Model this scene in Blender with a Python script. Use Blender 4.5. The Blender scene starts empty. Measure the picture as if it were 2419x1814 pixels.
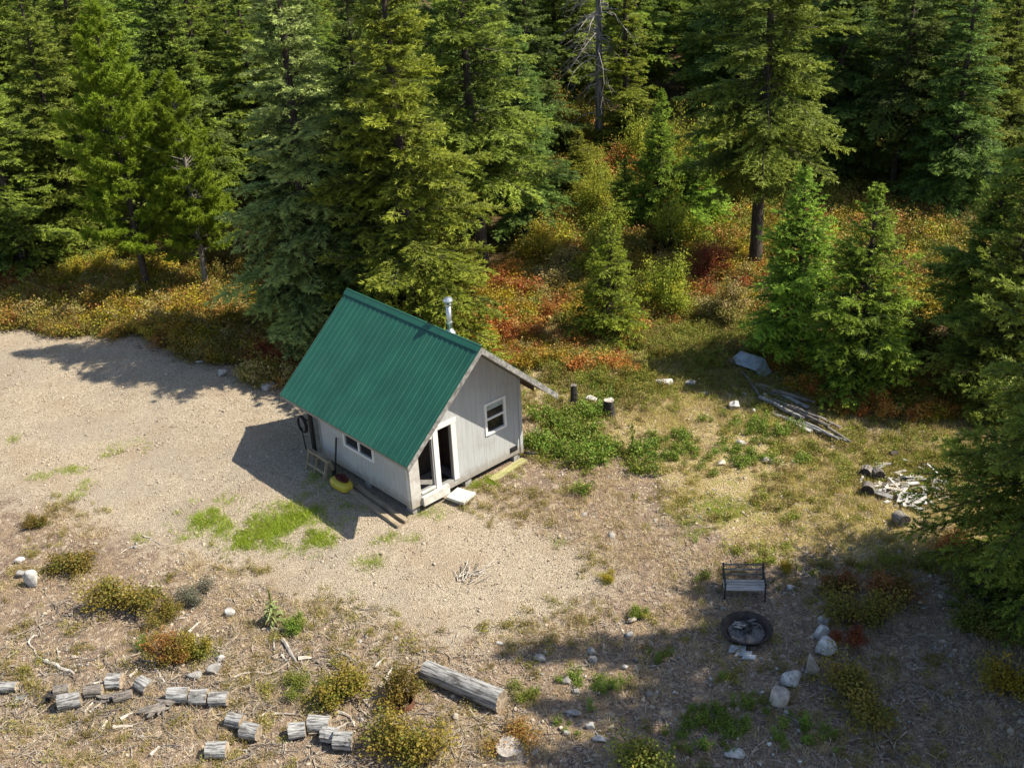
import bpy, math, random
import numpy as np
from mathutils import Vector, Matrix, noise as mnoise

random.seed(7)
rng = np.random.default_rng(11)
SC = bpy.context.scene
COL = SC.collection

# ------------------------------------------------------------------ camera
PITCH, ROLL, CAM_Z, FOC = 0.4754, -0.0499, 17.952, 2656.2
PW, PH = 2419.0, 1814.0
_fw = np.array([0, math.cos(PITCH), -math.sin(PITCH)])
_up = np.array([0, math.sin(PITCH), math.cos(PITCH)])
_rt = np.array([1.0, 0, 0])
RT = math.cos(ROLL) * _rt + math.sin(ROLL) * _up
UP = -math.sin(ROLL) * _rt + math.cos(ROLL) * _up
CP = np.array([0, 0, CAM_Z])
cam_d = bpy.data.cameras.new('camera')
cam_d.sensor_width = 36
cam_d.lens = 36 * FOC / PW
cam_d.clip_start, cam_d.clip_end = 0.5, 900
cam = bpy.data.objects.new('camera', cam_d)
COL.objects.link(cam)
cam.matrix_world = Matrix((
    (RT[0], UP[0], -_fw[0], 0), (RT[1], UP[1], -_fw[1], 0), (RT[2], UP[2], -_fw[2], CAM_Z), (0, 0, 0, 1)))
SC.camera = cam

# ------------------------------------------------------------------ sky, sun, exposure
SUN_AZ, SUN_EL = math.radians(95), math.radians(51)      # azimuth from +Y towards +X
world = bpy.data.worlds.new('World')
SC.world = world
world.use_nodes = True
wn = world.node_tree
wn.nodes.clear()
sky = wn.nodes.new('ShaderNodeTexSky')
sky.sky_type = 'NISHITA'
sky.sun_disc = False
sky.sun_elevation = SUN_EL
sky.sun_rotation = SUN_AZ
bg = wn.nodes.new('ShaderNodeBackground')
bg.inputs['Strength'].default_value = 0.105
wo = wn.nodes.new('ShaderNodeOutputWorld')
wn.links.new(sky.outputs[0], bg.inputs[0])
wn.links.new(bg.outputs[0], wo.inputs[0])
sun_d = bpy.data.lights.new('sun', 'SUN')
sun_d.energy = 5.0
sun_d.angle = math.radians(0.5)
sun_d.color = (1.0, 0.92, 0.77)
sun = bpy.data.objects.new('sun', sun_d)
COL.objects.link(sun)
_sd = Vector((math.sin(SUN_AZ) * math.cos(SUN_EL), math.cos(SUN_AZ) * math.cos(SUN_EL), math.sin(SUN_EL)))
sun.rotation_euler = _sd.to_track_quat('Z', 'Y').to_euler()
sun.location = (30, 10, 40)
SC.view_settings.view_transform = 'Standard'
SC.view_settings.look = 'None'
SC.view_settings.gamma = 1
SC.view_settings.use_curve_mapping = False
SC.view_settings.exposure = 0.78
SC.cycles.use_denoising = True
SC.cycles.max_bounces = 6
SC.cycles.transparent_max_bounces = 6

# ------------------------------------------------------------------ helpers
def ray(px, py, z=0.0):
    """a pixel of the photograph (2419 wide) onto the level z"""
    d = _fw * FOC + RT * (px - PW / 2) - UP * (py - PH / 2)
    t = (z - CAM_Z) / d[2]
    return CP + d * t

K = 1.0936
def G(x, y, z=0.0):
    """same, in the 2212-wide overview used for measuring"""
    return ray(x * K, y * K, z)

def project(X):
    d = np.asarray(X, float) - CP
    w = d @ _fw
    return (PW / 2 + FOC * (d @ RT) / w) / K, (PH / 2 - FOC * (d @ UP) / w) / K

def gz(x, y):
    """gentle unevenness of the ground, level around the cabin"""
    x = np.asarray(x, float); y = np.asarray(y, float)
    b = (0.10 * np.sin(x * 0.31 + 1.3) * np.sin(y * 0.27 + 0.4) + 0.05 * np.sin(x * 0.9 + y * 0.5) +
         0.04 * np.sin(x * 0.45 - y * 1.1 + 2))
    d = np.hypot(x + 1.5, y - 28)
    k = np.clip((d - 5) / 6, 0, 1)
    return b * k

def GP(x, y, h=0.0):
    p = G(x, y, h)
    return np.array([p[0], p[1], float(gz(p[0], p[1]))])

def height_to(base, ytop):
    """height of a thing standing at base whose top shows at overview row ytop"""
    lo, hi = 0.0, 60.0
    for _ in range(40):
        m = (lo + hi) / 2
        if project(base + np.array([0, 0, m]))[1] > ytop: lo = m
        else: hi = m
    return lo

def mesh_np(name, v, f, mats=(), attrs=None, midx=None, smooth=False):
    """mesh from numpy arrays; f is (M,3) or (M,4)"""
    v = np.ascontiguousarray(v, np.float32); f = np.ascontiguousarray(f, np.int32)
    m = bpy.data.meshes.new(name)
    k = f.shape[1]
    m.vertices.add(len(v)); m.vertices.foreach_set('co', v.ravel())
    m.loops.add(f.size); m.loops.foreach_set('vertex_index', f.ravel())
    m.polygons.add(len(f))
    m.polygons.foreach_set('loop_start', np.arange(0, f.size, k, dtype=np.int32))
    if midx is not None: m.polygons.foreach_set('material_index', np.asarray(midx, np.int32))
    if smooth: m.polygons.foreach_set('use_smooth', np.ones(len(f), bool))
    for a in mats: m.materials.append(a)
    for n, (dom, arr) in (attrs or {}).items():
        at = m.attributes.new(n, 'FLOAT', dom)
        at.data.foreach_set('value', np.ascontiguousarray(arr, np.float32))
    m.update(calc_edges=True)
    return m

class MB:
    def __init__(s): s.v = []; s.f = []; s.m = []
    def add(s, vs, fs, mi=0):
        o = len(s.v)
        s.v += [tuple(map(float, q)) for q in vs]
        s.f += [tuple(i + o for i in q) for q in fs]
        s.m += [mi] * len(fs)
    def hexa(s, c, mi=0):
        """8 corners: bottom ring then top ring"""
        s.add(c, [(3, 2, 1, 0), (4, 5, 6, 7), (0, 1, 5, 4), (1, 2, 6, 5), (2, 3, 7, 6), (3, 0, 4, 7)], mi)
    def box(s, x0, x1, y0, y1, z0, z1, mi=0):
        s.hexa([(x0, y0, z0), (x1, y0, z0), (x1, y1, z0), (x0, y1, z0), (x0, y0, z1), (x1, y0, z1), (x1, y1, z1), (x0, y1, z1)], mi)
    def beam(s, a, b, w, h, upv=(0, 0, 1), mi=0):
        a, b, k = Vector(a), Vector(b), Vector(upv)
        t = (b - a).normalized(); sd = t.cross(k)
        if sd.length < 1e-4: sd = t.cross(Vector((1, 0, 0)))
        sd.normalize(); n = sd.cross(t)
        sd *= w / 2; n *= h / 2
        s.hexa([a - sd - n, a + sd - n, b + sd - n, b - sd - n, a - sd + n, a + sd + n, b + sd + n, b - sd + n], mi)
    def tube(s, pts, rad, n=8, mi=0, cap=True, jit=0.0, capm=None):
        pts = [Vector(p) for p in pts]
        if not hasattr(rad, '__len__'): rad = [rad] * len(pts)
        o = len(s.v); prev = None
        for i, p in enumerate(pts):
            t = (pts[min(i + 1, len(pts) - 1)] - pts[max(i - 1, 0)]).normalized()
            if prev is None:
                prev = t.orthogonal().normalized()
            a = (prev - t * prev.dot(t)).normalized(); prev = a
            b = t.cross(a)
            for j in range(n):
                q = 2 * math.pi * j / n
                r = rad[i] * (1 + random.uniform(-jit, jit))
                s.v.append(tuple(p + (a * math.cos(q) + b * math.sin(q)) * r))
        for i in range(len(pts) - 1):
            for j in range(n):
                s.f.append((o + i * n + j, o + i * n + (j + 1) % n, o + (i + 1) * n + (j + 1) % n, o + (i + 1) * n + j)); s.m.append(mi)
        if cap:
            cm = mi if capm is None else capm
            s.f.append(tuple(o + j for j in reversed(range(n)))); s.m.append(cm)
            e = o + (len(pts) - 1) * n
            s.f.append(tuple(e + j for j in range(n))); s.m.append(cm)
    def mesh(s, name, *mats, smooth=False):
        m = bpy.data.meshes.new(name)
        m.from_pydata(s.v, [], s.f)
        for a in mats: m.materials.append(a)
        m.polygons.foreach_set('material_index', s.m)
        if smooth: m.polygons.foreach_set('use_smooth', [True] * len(s.f))
        m.update()
        return m

def obj(name, mesh, parent=None, loc=None, rz=0.0):
    o = bpy.data.objects.new(name, mesh)
    COL.objects.link(o)
    if parent is not None: o.parent = parent
    if loc is not None: o.location = tuple(map(float, loc))
    if rz: o.rotation_euler.z = rz
    return o

def tag(o, label, cat, group=None):
    o['label'] = label; o['category'] = cat
    if group: o['group'] = group
    return o

def thing(name, label, cat, loc, rz=0.0, group=None):
    o = bpy.data.objects.new(name, None)
    o.empty_display_size = 0.3
    COL.objects.link(o)
    o.location = tuple(map(float, loc)); o.rotation_euler.z = rz
    return tag(o, label, cat, group)

def kind(o, k):
    o['kind'] = k
    return o

# ------------------------------------------------------------------ materials
def new_mat(name):
    m = bpy.data.materials.new(name); m.use_nodes = True
    nt = m.node_tree; nt.nodes.clear()
    out = nt.nodes.new('ShaderNodeOutputMaterial')
    return m, nt, out

def nd(nt, t, **kw):
    n = nt.nodes.new(t)
    for k, v in kw.items():
        if k.startswith('i_'):
            key = k[2:]
            key = int(key) if key.isdigit() else key
            n.inputs[key].default_value = v
        else: setattr(n, k, v)
    return n

def mixc(nt, fac, a, b, mode='MIX'):
    n = nt.nodes.new('ShaderNodeMix'); n.data_type = 'RGBA'; n.blend_type = mode
    for sock, val in ((n.inputs['Factor'], fac), (n.inputs['A'], a), (n.inputs['B'], b)):
        pass
    def put(sock, val):
        if hasattr(val, 'is_linked') or hasattr(val, 'links'): nt.links.new(val, sock)
        else: sock.default_value = val if not isinstance(val, tuple) or len(val) == 4 else (*val, 1)
    put(n.inputs[0], fac); put(n.inputs[6], a); put(n.inputs[7], b)
    return n.outputs[2]

def mth(nt, op, a, b=0.0, clamp=False):
    n = nt.nodes.new('ShaderNodeMath'); n.operation = op; n.use_clamp = clamp
    for s, v in ((n.inputs[0], a), (n.inputs[1], b)):
        if hasattr(v, 'links'): nt.links.new(v, s)
        else: s.default_value = v
    return n.outputs[0]

def ramp(nt, fac, lo, hi):
    n = nd(nt, 'ShaderNodeMapRange', clamp=True, interpolation_type='SMOOTHSTEP')
    n.inputs['From Min'].default_value = lo; n.inputs['From Max'].default_value = hi
    nt.links.new(fac, n.inputs['Value'])
    return n.outputs[0]

def noise_t(nt, vec, scale, detail=4, rough=0.6):
    n = nd(nt, 'ShaderNodeTexNoise')
    n.inputs['Scale'].default_value = scale; n.inputs['Detail'].default_value = detail; n.inputs['Roughness'].default_value = rough
    if vec is not None: nt.links.new(vec, n.inputs['Vector'])
    return n.outputs['Fac']

def surf(name, a, b, scale=6.0, stretch=(1, 1, 1), rough=0.8, bump=0.25, spec=0.3, metal=0.0, contrast=(0.3, 0.7), dirt=None, dirt_scale=2.0, coord='Object', var=0.3):
    """two-tone noisy surface with relief; dirt = third colour in blotches"""
    m, nt, out = new_mat(name)
    tc = nd(nt, 'ShaderNodeTexCoord'); mp = nd(nt, 'ShaderNodeMapping')
    mp.inputs['Scale'].default_value = stretch
    nt.links.new(tc.outputs[coord], mp.inputs['Vector'])
    oi = nd(nt, 'ShaderNodeObjectInfo')
    off = nd(nt, 'ShaderNodeVectorMath', operation='ADD')
    cx = nd(nt, 'ShaderNodeCombineXYZ')
    nt.links.new(mth(nt, 'MULTIPLY', oi.outputs['Random'], 37.0), cx.inputs[0])
    nt.links.new(mp.outputs[0], off.inputs[0]); nt.links.new(cx.outputs[0], off.inputs[1])
    f = noise_t(nt, off.outputs[0], scale, 6, 0.65)
    c = mixc(nt, ramp(nt, f, *contrast), a, b)
    if dirt is not None:
        g = noise_t(nt, tc.outputs[coord], dirt_scale, 5, 0.7)
        c = mixc(nt, ramp(nt, g, 0.52, 0.72), c, dirt)
    hv = nd(nt, 'ShaderNodeHueSaturation')
    nt.links.new(c, hv.inputs['Color'])
    nt.links.new(mth(nt, 'ADD', mth(nt, 'MULTIPLY', oi.outputs['Random'], var), 1 - var / 2), hv.inputs['Value'])
    p = nd(nt, 'ShaderNodeBsdfPrincipled')
    p.inputs['Roughness'].default_value = rough; p.inputs['Specular IOR Level'].default_value = spec; p.inputs['Metallic'].default_value = metal
    nt.links.new(hv.outputs[0], p.inputs['Base Color'])
    if bump:
        bp = nd(nt, 'ShaderNodeBump'); bp.inputs['Strength'].default_value = bump; bp.inputs['Distance'].default_value = 0.03
        nt.links.new(f, bp.inputs['Height']); nt.links.new(bp.outputs[0], p.inputs['Normal'])
    nt.links.new(p.outputs[0], out.inputs['Surface'])
    return m

def leaf_mat(name, dark, light, alt=None, trans=0.3, rnd=0.35, objvar=0.25, alt_lo=0.45, alt_hi=0.7):
    """foliage: per-leaf value v (0..1) between two tones, clumps c towards a third"""
    m, nt, out = new_mat(name)
    av = nd(nt, 'ShaderNodeAttribute', attribute_name='v')
    c = mixc(nt, av.outputs['Fac'], dark, light)
    if alt is not None:
        ac = nd(nt, 'ShaderNodeAttribute', attribute_name='c')
        c = mixc(nt, ramp(nt, ac.outputs['Fac'], alt_lo, alt_hi), c, alt)
    oi = nd(nt, 'ShaderNodeObjectInfo')
    hv = nd(nt, 'ShaderNodeHueSaturation')
    nt.links.new(c, hv.inputs['Color'])
    nt.links.new(mth(nt, 'ADD', mth(nt, 'MULTIPLY', oi.outputs['Random'], objvar * 2), 1 - objvar), hv.inputs['Value'])
    nt.links.new(mth(nt, 'ADD', mth(nt, 'MULTIPLY', oi.outputs['Random'], 0.03), 0.485), hv.inputs['Hue'])
    p = nd(nt, 'ShaderNodeBsdfPrincipled')
    p.inputs['Roughness'].default_value = 0.55; p.inputs['Specular IOR Level'].default_value = 0.25
    t = nd(nt, 'ShaderNodeBsdfTranslucent')
    mx = nd(nt, 'ShaderNodeMixShader'); mx.inputs[0].default_value = trans
    nt.links.new(hv.outputs[0], p.inputs['Base Color']); nt.links.new(hv.outputs[0], t.inputs['Color'])
    nt.links.new(p.outputs[0], mx.inputs[1]); nt.links.new(t.outputs[0], mx.inputs[2])
    nt.links.new(mx.outputs[0], out.inputs['Surface'])
    return m

MAT = {}
MAT['bark'] = surf('bark', (0.032, 0.025, 0.020), (0.095, 0.074, 0.060), 5, (3, 3, 0.5), 0.95, 0.6)
MAT['bark_grey'] = surf('bark_grey', (0.10, 0.085, 0.075), (0.26, 0.23, 0.20), 5, (3, 3, 0.5), 0.95, 0.6)
MAT['snag'] = surf('snag_wood', (0.055, 0.05, 0.046), (0.30, 0.28, 0.26), 3, (3, 3, 0.3), 0.95, 0.5)
MAT['weathered'] = surf('weathered_wood', (0.08, 0.076, 0.072), (0.38, 0.375, 0.36), 6, (0.45, 4, 4), 0.9, 0.9, contrast=(0.36, 0.58), dirt=(0.10, 0.09, 0.08), dirt_scale=3)
MAT['weathered_dark'] = surf('weathered_dark_wood', (0.07, 0.06, 0.052), (0.27, 0.24, 0.21), 7, (0.55, 4, 4), 0.9, 0.7, dirt=(0.05, 0.04, 0.035), dirt_scale=3)
MAT['end_grain'] = surf('end_grain', (0.20, 0.15, 0.10), (0.42, 0.34, 0.25), 9, (1, 1, 1), 0.9, 0.4, dirt=(0.11, 0.085, 0.065), dirt_scale=6)
MAT['cut_pale'] = surf('pale_cut_wood', (0.24, 0.21, 0.18), (0.48, 0.44, 0.39), 8, (1, 1, 1), 0.9, 0.4, dirt=(0.17, 0.14, 0.12), dirt_scale=5)
MAT['charred'] = surf('charred_wood', (0.012, 0.011, 0.010), (0.07, 0.06, 0.055), 6, (1, 2, 2), 0.85, 0.6)
MAT['stick'] = surf('bleached_stick', (0.26, 0.225, 0.185), (0.58, 0.53, 0.46), 9, (1, 1, 1), 0.9, 0.4)
MAT['chip'] = surf('dull_chip', (0.20, 0.165, 0.125), (0.44, 0.37, 0.29), 9, (1, 1, 1), 0.9, 0.0)
MAT['scrap'] = surf('bleached_scrap', (0.28, 0.26, 0.24), (0.58, 0.56, 0.53), 5, (1, 1, 1), 0.85, 0.3)
MAT['rock'] = surf('pale_granite', (0.27, 0.255, 0.235), (0.62, 0.60, 0.56), 5, (1, 1, 1), 0.9, 0.8, dirt=(0.06, 0.06, 0.06), dirt_scale=7)
MAT['rock_tan'] = surf('tan_granite', (0.30, 0.25, 0.20), (0.56, 0.49, 0.41), 6, (1, 1, 1), 0.85, 0.5, dirt=(0.16, 0.13, 0.11), dirt_scale=3)
MAT['rock_grey'] = surf('grey_stone', (0.20, 0.19, 0.18), (0.44, 0.42, 0.39), 6, (1, 1, 1), 0.85, 0.5, dirt=(0.07, 0.07, 0.065), dirt_scale=3)
MAT['slate'] = surf('grey_slate', (0.25, 0.27, 0.27), (0.48, 0.50, 0.50), 6, (1, 1, 3), 0.7, 0.3)
MAT['siding'] = surf('pale_grey_siding', (0.39, 0.40, 0.405), (0.45, 0.46, 0.46), 3, (4, 4, 0.4), 0.75, 0.10, dirt=(0.36, 0.36, 0.35), dirt_scale=1.2, var=0.05)
MAT['wall_core'] = surf('wall_backing', (0.24, 0.24, 0.24), (0.28, 0.28, 0.28), 3, (1, 1, 1), 0.9, 0.0)
MAT['white'] = surf('white_trim', (0.72, 0.71, 0.68), (0.80, 0.79, 0.77), 4, (1, 1, 1), 0.5, 0.05)
MAT['white_worn'] = surf('worn_white_board', (0.44, 0.42, 0.38), (0.62, 0.60, 0.565), 4, (1, 1, 1), 0.75, 0.2, dirt=(0.36, 0.32, 0.27), dirt_scale=3)
MAT['step'] = surf('pale_step_board', (0.46, 0.44, 0.40), (0.64, 0.62, 0.58), 4, (1, 1, 1), 0.75, 0.2, dirt=(0.34, 0.30, 0.25), dirt_scale=3)
MAT['fascia'] = surf('weathered_fascia', (0.14, 0.135, 0.125), (0.36, 0.345, 0.325), 8, (1, 1, 1), 0.9, 0.5, dirt=(0.11, 0.10, 0.09), dirt_scale=5)
MAT['dark_wood'] = surf('brown_rafter_wood', (0.06, 0.035, 0.022), (0.13, 0.075, 0.048), 5, (1, 1, 1), 0.8, 0.3)
MAT['soffit'] = surf('soffit_board', (0.22, 0.20, 0.18), (0.30, 0.27, 0.24), 4, (1, 1, 1), 0.9, 0.2)
MAT['timber'] = surf('old_timber', (0.18, 0.14, 0.095), (0.40, 0.33, 0.23), 5, (0.5, 4, 4), 0.9, 0.4)
MAT['moss_board'] = surf('mossy_board', (0.20, 0.20, 0.06), (0.36, 0.33, 0.18), 5, (0.6, 3, 3), 0.9, 0.3)
MAT['floor'] = surf('porch_floor', (0.15, 0.145, 0.14), (0.24, 0.23, 0.22), 4, (1, 1, 1), 0.8, 0.1)
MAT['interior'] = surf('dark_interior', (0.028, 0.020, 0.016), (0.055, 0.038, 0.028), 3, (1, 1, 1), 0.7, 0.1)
MAT['door'] = surf('dark_door', (0.030, 0.024, 0.020), (0.05, 0.042, 0.036), 4, (1, 1, 1), 0.5, 0.1)
MAT['blind'] = surf('pale_green_blind', (0.42, 0.48, 0.46), (0.52, 0.58, 0.55), 4, (1, 1, 1), 0.7, 0.0)
MAT['galv'] = surf('galvanised_pipe', (0.55, 0.56, 0.57), (0.72, 0.73, 0.74), 3, (1, 1, 1), 0.42, 0.05, metal=1.0)
MAT['galv_dull'] = surf('dull_sheet_metal', (0.24, 0.27, 0.29), (0.40, 0.43, 0.45), 3, (1, 1, 1), 0.5, 0.1, metal=0.6, dirt=(0.20, 0.16, 0.12), dirt_scale=2)
MAT['rust'] = surf('rusted_steel', (0.07, 0.03, 0.018), (0.20, 0.09, 0.045), 7, (1, 1, 1), 0.9, 0.4)
MAT['black_metal'] = surf('black_metal', (0.012, 0.012, 0.013), (0.03, 0.03, 0.032), 5, (1, 1, 1), 0.5, 0.1)
MAT['pit_steel'] = surf('sooty_steel', (0.028, 0.023, 0.021), (0.085, 0.062, 0.052), 4, (1, 1, 1), 0.7, 0.2, metal=0.2)
MAT['ash'] = surf('ash', (0.05, 0.047, 0.045), (0.20, 0.185, 0.17), 9, (1, 1, 1), 0.95, 0.8)
MAT['slat'] = surf('bench_slat', (0.28, 0.26, 0.235), (0.46, 0.43, 0.39), 7, (0.5, 3, 3), 0.7, 0.2)
MAT['yellow'] = surf('yellow_plastic', (0.55, 0.42, 0.04), (0.66, 0.52, 0.07), 3, (1, 1, 1), 0.4, 0.03)
MAT['maroon'] = surf('dark_red_strap', (0.05, 0.008, 0.008), (0.10, 0.016, 0.014), 5, (1, 1, 1), 0.7, 0.1)

def glass_mat():
    m, nt, out = new_mat('dark_window_glass')
    p = nd(nt, 'ShaderNodeBsdfPrincipled')
    p.inputs['Base Color'].default_value = (0.012, 0.013, 0.014, 1)
    p.inputs['Roughness'].default_value = 0.06; p.inputs['Specular IOR Level'].default_value = 0.55
    tc = nd(nt, 'ShaderNodeTexCoord'); bp = nd(nt, 'ShaderNodeBump')
    bp.inputs['Strength'].default_value = 0.03
    nt.links.new(noise_t(nt, tc.outputs['Object'], 2.0, 1), bp.inputs['Height'])
    nt.links.new(bp.outputs[0], p.inputs['Normal'])
    nt.links.new(p.outputs[0], out.inputs['Surface'])
    return m
MAT['glass'] = glass_mat()

def wall_wear(m):
    """soil splashed on the lowest boards and faint run-off streaks"""
    nt = m.node_tree; p = [n for n in nt.nodes if n.type == 'BSDF_PRINCIPLED'][0]
    src = p.inputs['Base Color'].links[0].from_socket
    tc = nd(nt, 'ShaderNodeTexCoord'); sp = nd(nt, 'ShaderNodeSeparateXYZ'); nt.links.new(tc.outputs['Object'], sp.inputs[0])
    n = noise_t(nt, tc.outputs['Object'], 5, 5, 0.7)
    low = ramp(nt, mth(nt, 'ADD', sp.outputs['Z'], mth(nt, 'MULTIPLY', n, -0.9)), 0.22, -0.22)
    c = mixc(nt, mth(nt, 'MULTIPLY', low, 0.75), src, (0.24, 0.20, 0.15, 1))
    mp = nd(nt, 'ShaderNodeMapping'); mp.inputs['Scale'].default_value = (9, 9, 0.5); nt.links.new(tc.outputs['Object'], mp.inputs['Vector'])
    st = noise_t(nt, mp.outputs[0], 1.0, 4, 0.65)
    c = mixc(nt, mth(nt, 'MULTIPLY', ramp(nt, st, 0.56, 0.74), 0.35), c, (0.30, 0.29, 0.27, 1))
    nt.links.new(c, p.inputs['Base Color'])
wall_wear(MAT['siding']); wall_wear(MAT['white_worn'])

def roof_mat():
    m, nt, out = new_mat('green_painted_metal')
    p = nd(nt, 'ShaderNodeBsdfPrincipled')
    tc = nd(nt, 'ShaderNodeTexCoord')
    f = noise_t(nt, tc.outputs['Object'], 1.2, 4)
    g = noise_t(nt, tc.outputs['Object'], 40, 2)
    c = mixc(nt, ramp(nt, f, 0.35, 0.7), (0.012, 0.080, 0.049, 1), (0.017, 0.102, 0.063, 1))
    c = mixc(nt, mth(nt, 'MULTIPLY', ramp(nt, g, 0.5, 0.8), 0.25), c, (0.03, 0.15, 0.11, 1))
    mp = nd(nt, 'ShaderNodeMapping'); mp.inputs['Scale'].default_value = (7, 0.5, 0.5)
    nt.links.new(tc.outputs['Object'], mp.inputs['Vector'])
    st = noise_t(nt, mp.outputs[0], 1.0, 5, 0.7)
    c = mixc(nt, mth(nt, 'MULTIPLY', ramp(nt, st, 0.52, 0.75), 0.30), c, (0.060, 0.125, 0.100, 1))
    c = mixc(nt, mth(nt, 'MULTIPLY', ramp(nt, st, 0.50, 0.30), 0.35), c, (0.010, 0.060, 0.045, 1))
    oi = nd(nt, 'ShaderNodeObjectInfo'); hv = nd(nt, 'ShaderNodeHueSaturation'); nt.links.new(c, hv.inputs['Color'])
    nt.links.new(mth(nt, 'ADD', mth(nt, 'MULTIPLY', oi.outputs['Random'], 0.14), 0.93), hv.inputs['Value'])
    nt.links.new(hv.outputs[0], p.inputs['Base Color'])
    p.inputs['Roughness'].default_value = 0.38; p.inputs['Specular IOR Level'].default_value = 0.5
    bp = nd(nt, 'ShaderNodeBump'); bp.inputs['Strength'].default_value = 0.06; bp.inputs['Distance'].default_value = 0.02
    nt.links.new(noise_t(nt, tc.outputs['Object'], 5, 2), bp.inputs['Height']); nt.links.new(bp.outputs[0], p.inputs['Normal'])
    nt.links.new(p.outputs[0], out.inputs['Surface'])
    return m
MAT['roof'] = roof_mat()

# foliage
FOL = {
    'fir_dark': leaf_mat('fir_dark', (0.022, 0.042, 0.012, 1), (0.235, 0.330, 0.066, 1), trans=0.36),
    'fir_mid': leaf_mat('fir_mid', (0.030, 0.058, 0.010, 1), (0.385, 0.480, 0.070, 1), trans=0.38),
    'fir_yellow': leaf_mat('fir_yellow', (0.042, 0.074, 0.010, 1), (0.47, 0.57, 0.065, 1), trans=0.40),
    'fir_pale': leaf_mat('fir_pale', (0.045, 0.070, 0.022, 1), (0.50, 0.57, 0.17, 1), trans=0.38),
    'fir_bright': leaf_mat('fir_bright', (0.036, 0.070, 0.010, 1), (0.40, 0.53, 0.065, 1), trans=0.38),
    'pine': leaf_mat('pine', (0.060, 0.110, 0.010, 1), (0.310, 0.400, 0.028, 1), trans=0.40),
    'shrub_olive': leaf_mat('shrub_olive', (0.14, 0.115, 0.022, 1), (0.36, 0.275, 0.055, 1), alt=(0.16, 0.18, 0.030, 1), alt_lo=0.55, alt_hi=0.9),
    'shrub_gold': leaf_mat('shrub_gold', (0.22, 0.15, 0.014, 1), (0.52, 0.38, 0.035, 1), alt=(0.24, 0.23, 0.03, 1), alt_lo=0.45, alt_hi=0.8),
    'shrub_oldgold': leaf_mat('shrub_oldgold', (0.13, 0.10, 0.018, 1), (0.36, 0.255, 0.045, 1), alt=(0.15, 0.16, 0.025, 1), alt_lo=0.5, alt_hi=0.85),
    'sapling_lime': leaf_mat('sapling_lime', (0.13, 0.17, 0.02, 1), (0.44, 0.48, 0.06, 1), alt=(0.50, 0.42, 0.05, 1), alt_lo=0.6, alt_hi=0.9, trans=0.4),
    'shrub_rust': leaf_mat('shrub_rust', (0.19, 0.090, 0.025, 1), (0.47, 0.235, 0.070, 1), alt=(0.22, 0.19, 0.035, 1), alt_lo=0.45, alt_hi=0.75),
    'shrub_orange': leaf_mat('shrub_orange', (0.24, 0.080, 0.020, 1), (0.60, 0.23, 0.055, 1), alt=(0.50, 0.34, 0.10, 1), alt_lo=0.55, alt_hi=0.85),
    'shrub_red': leaf_mat('shrub_red', (0.17, 0.040, 0.018, 1), (0.44, 0.12, 0.045, 1), alt=(0.40, 0.20, 0.05, 1), alt_lo=0.5, alt_hi=0.8),
    'shrub_green': leaf_mat('shrub_green', (0.085, 0.115, 0.020, 1), (0.29, 0.33, 0.055, 1), alt=(0.32, 0.28, 0.05, 1), alt_lo=0.6, alt_hi=0.9),
    'shrub_beige': leaf_mat('shrub_beige', (0.22, 0.165, 0.06, 1), (0.48, 0.38, 0.16, 1), alt=(0.27, 0.25, 0.06, 1)),
    'shrub_grey': leaf_mat('shrub_grey', (0.07, 0.075, 0.05, 1), (0.20, 0.19, 0.13, 1)),
    'weed_green': leaf_mat('weed_green', (0.075, 0.13, 0.018, 1), (0.24, 0.34, 0.045, 1), alt=(0.34, 0.33, 0.09, 1), alt_lo=0.6, alt_hi=0.9),
    'grass_green': leaf_mat('grass_green', (0.20, 0.28, 0.02, 1), (0.42, 0.50, 0.06, 1), trans=0.42),
    'grass_dry': leaf_mat('grass_dry', (0.36, 0.27, 0.15, 1), (0.66, 0.53, 0.34, 1), trans=0.25),
    'grass_yellow': leaf_mat('grass_yellow', (0.38, 0.32, 0.08, 1), (0.68, 0.57, 0.23, 1), trans=0.38),
    'mullein': leaf_mat('mullein', (0.10, 0.14, 0.035, 1), (0.30, 0.34, 0.13, 1), trans=0.25),
}

# ------------------------------------------------------------------ ground
GRAVEL = [(-500, 700), (0, 704), (200, 712), (330, 752), (430, 790), (520, 815), (640, 850), (900, 900), (1000, 1050), (1120, 1120),
          (1270, 1170), (1340, 1240), (1260, 1320), (1130, 1390), (950, 1405), (760, 1350), (600, 1300), (480, 1245),
          (330, 1180), (130, 1110), (-500, 1040)]
MEADOW = [(1050, 690), (1450, 730), (2000, 790), (2150, 880), (2300, 1000), (2100, 1190), (1880, 1215), (1640, 1190), (1480, 1100),
          (1430, 1010), (1180, 900), (1120, 800)]
FOREST = [(-900, 690), (0, 690), (300, 715), (520, 800), (640, 800), (700, 700), (1050, 640), (1450, 690), (1900, 760), (2250, 820), (3200, 830),
          (3200, -180), (-900, -180)]

def wpoly(p): return np.array([G(*q)[:2] for q in p])
def sdist(P, poly):
    """signed distance (positive inside) of points to polygon"""
    x, y = P[:, 0], P[:, 1]
    d = np.full(len(P), 1e9); ins = np.zeros(len(P), bool)
    n = len(poly)
    for i in range(n):
        a, b = poly[i], poly[(i + 1) % n]
        e = b - a; w0, w1 = x - a[0], y - a[1]
        t = np.clip((w0 * e[0] + w1 * e[1]) / (e @ e), 0, 1)
        d = np.minimum(d, np.hypot(w0 - e[0] * t, w1 - e[1] * t))
        c = (a[1] > y) != (b[1] > y)
        with np.errstate(divide='ignore', invalid='ignore'):
            xi = (b[0] - a[0]) * (y - a[1]) / (b[1] - a[1]) + a[0]
        ins ^= c & (x < xi)
    return np.where(ins, d, -d)
WG, WM, WF = wpoly(GRAVEL), wpoly(MEADOW), wpoly(FOREST)

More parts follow.
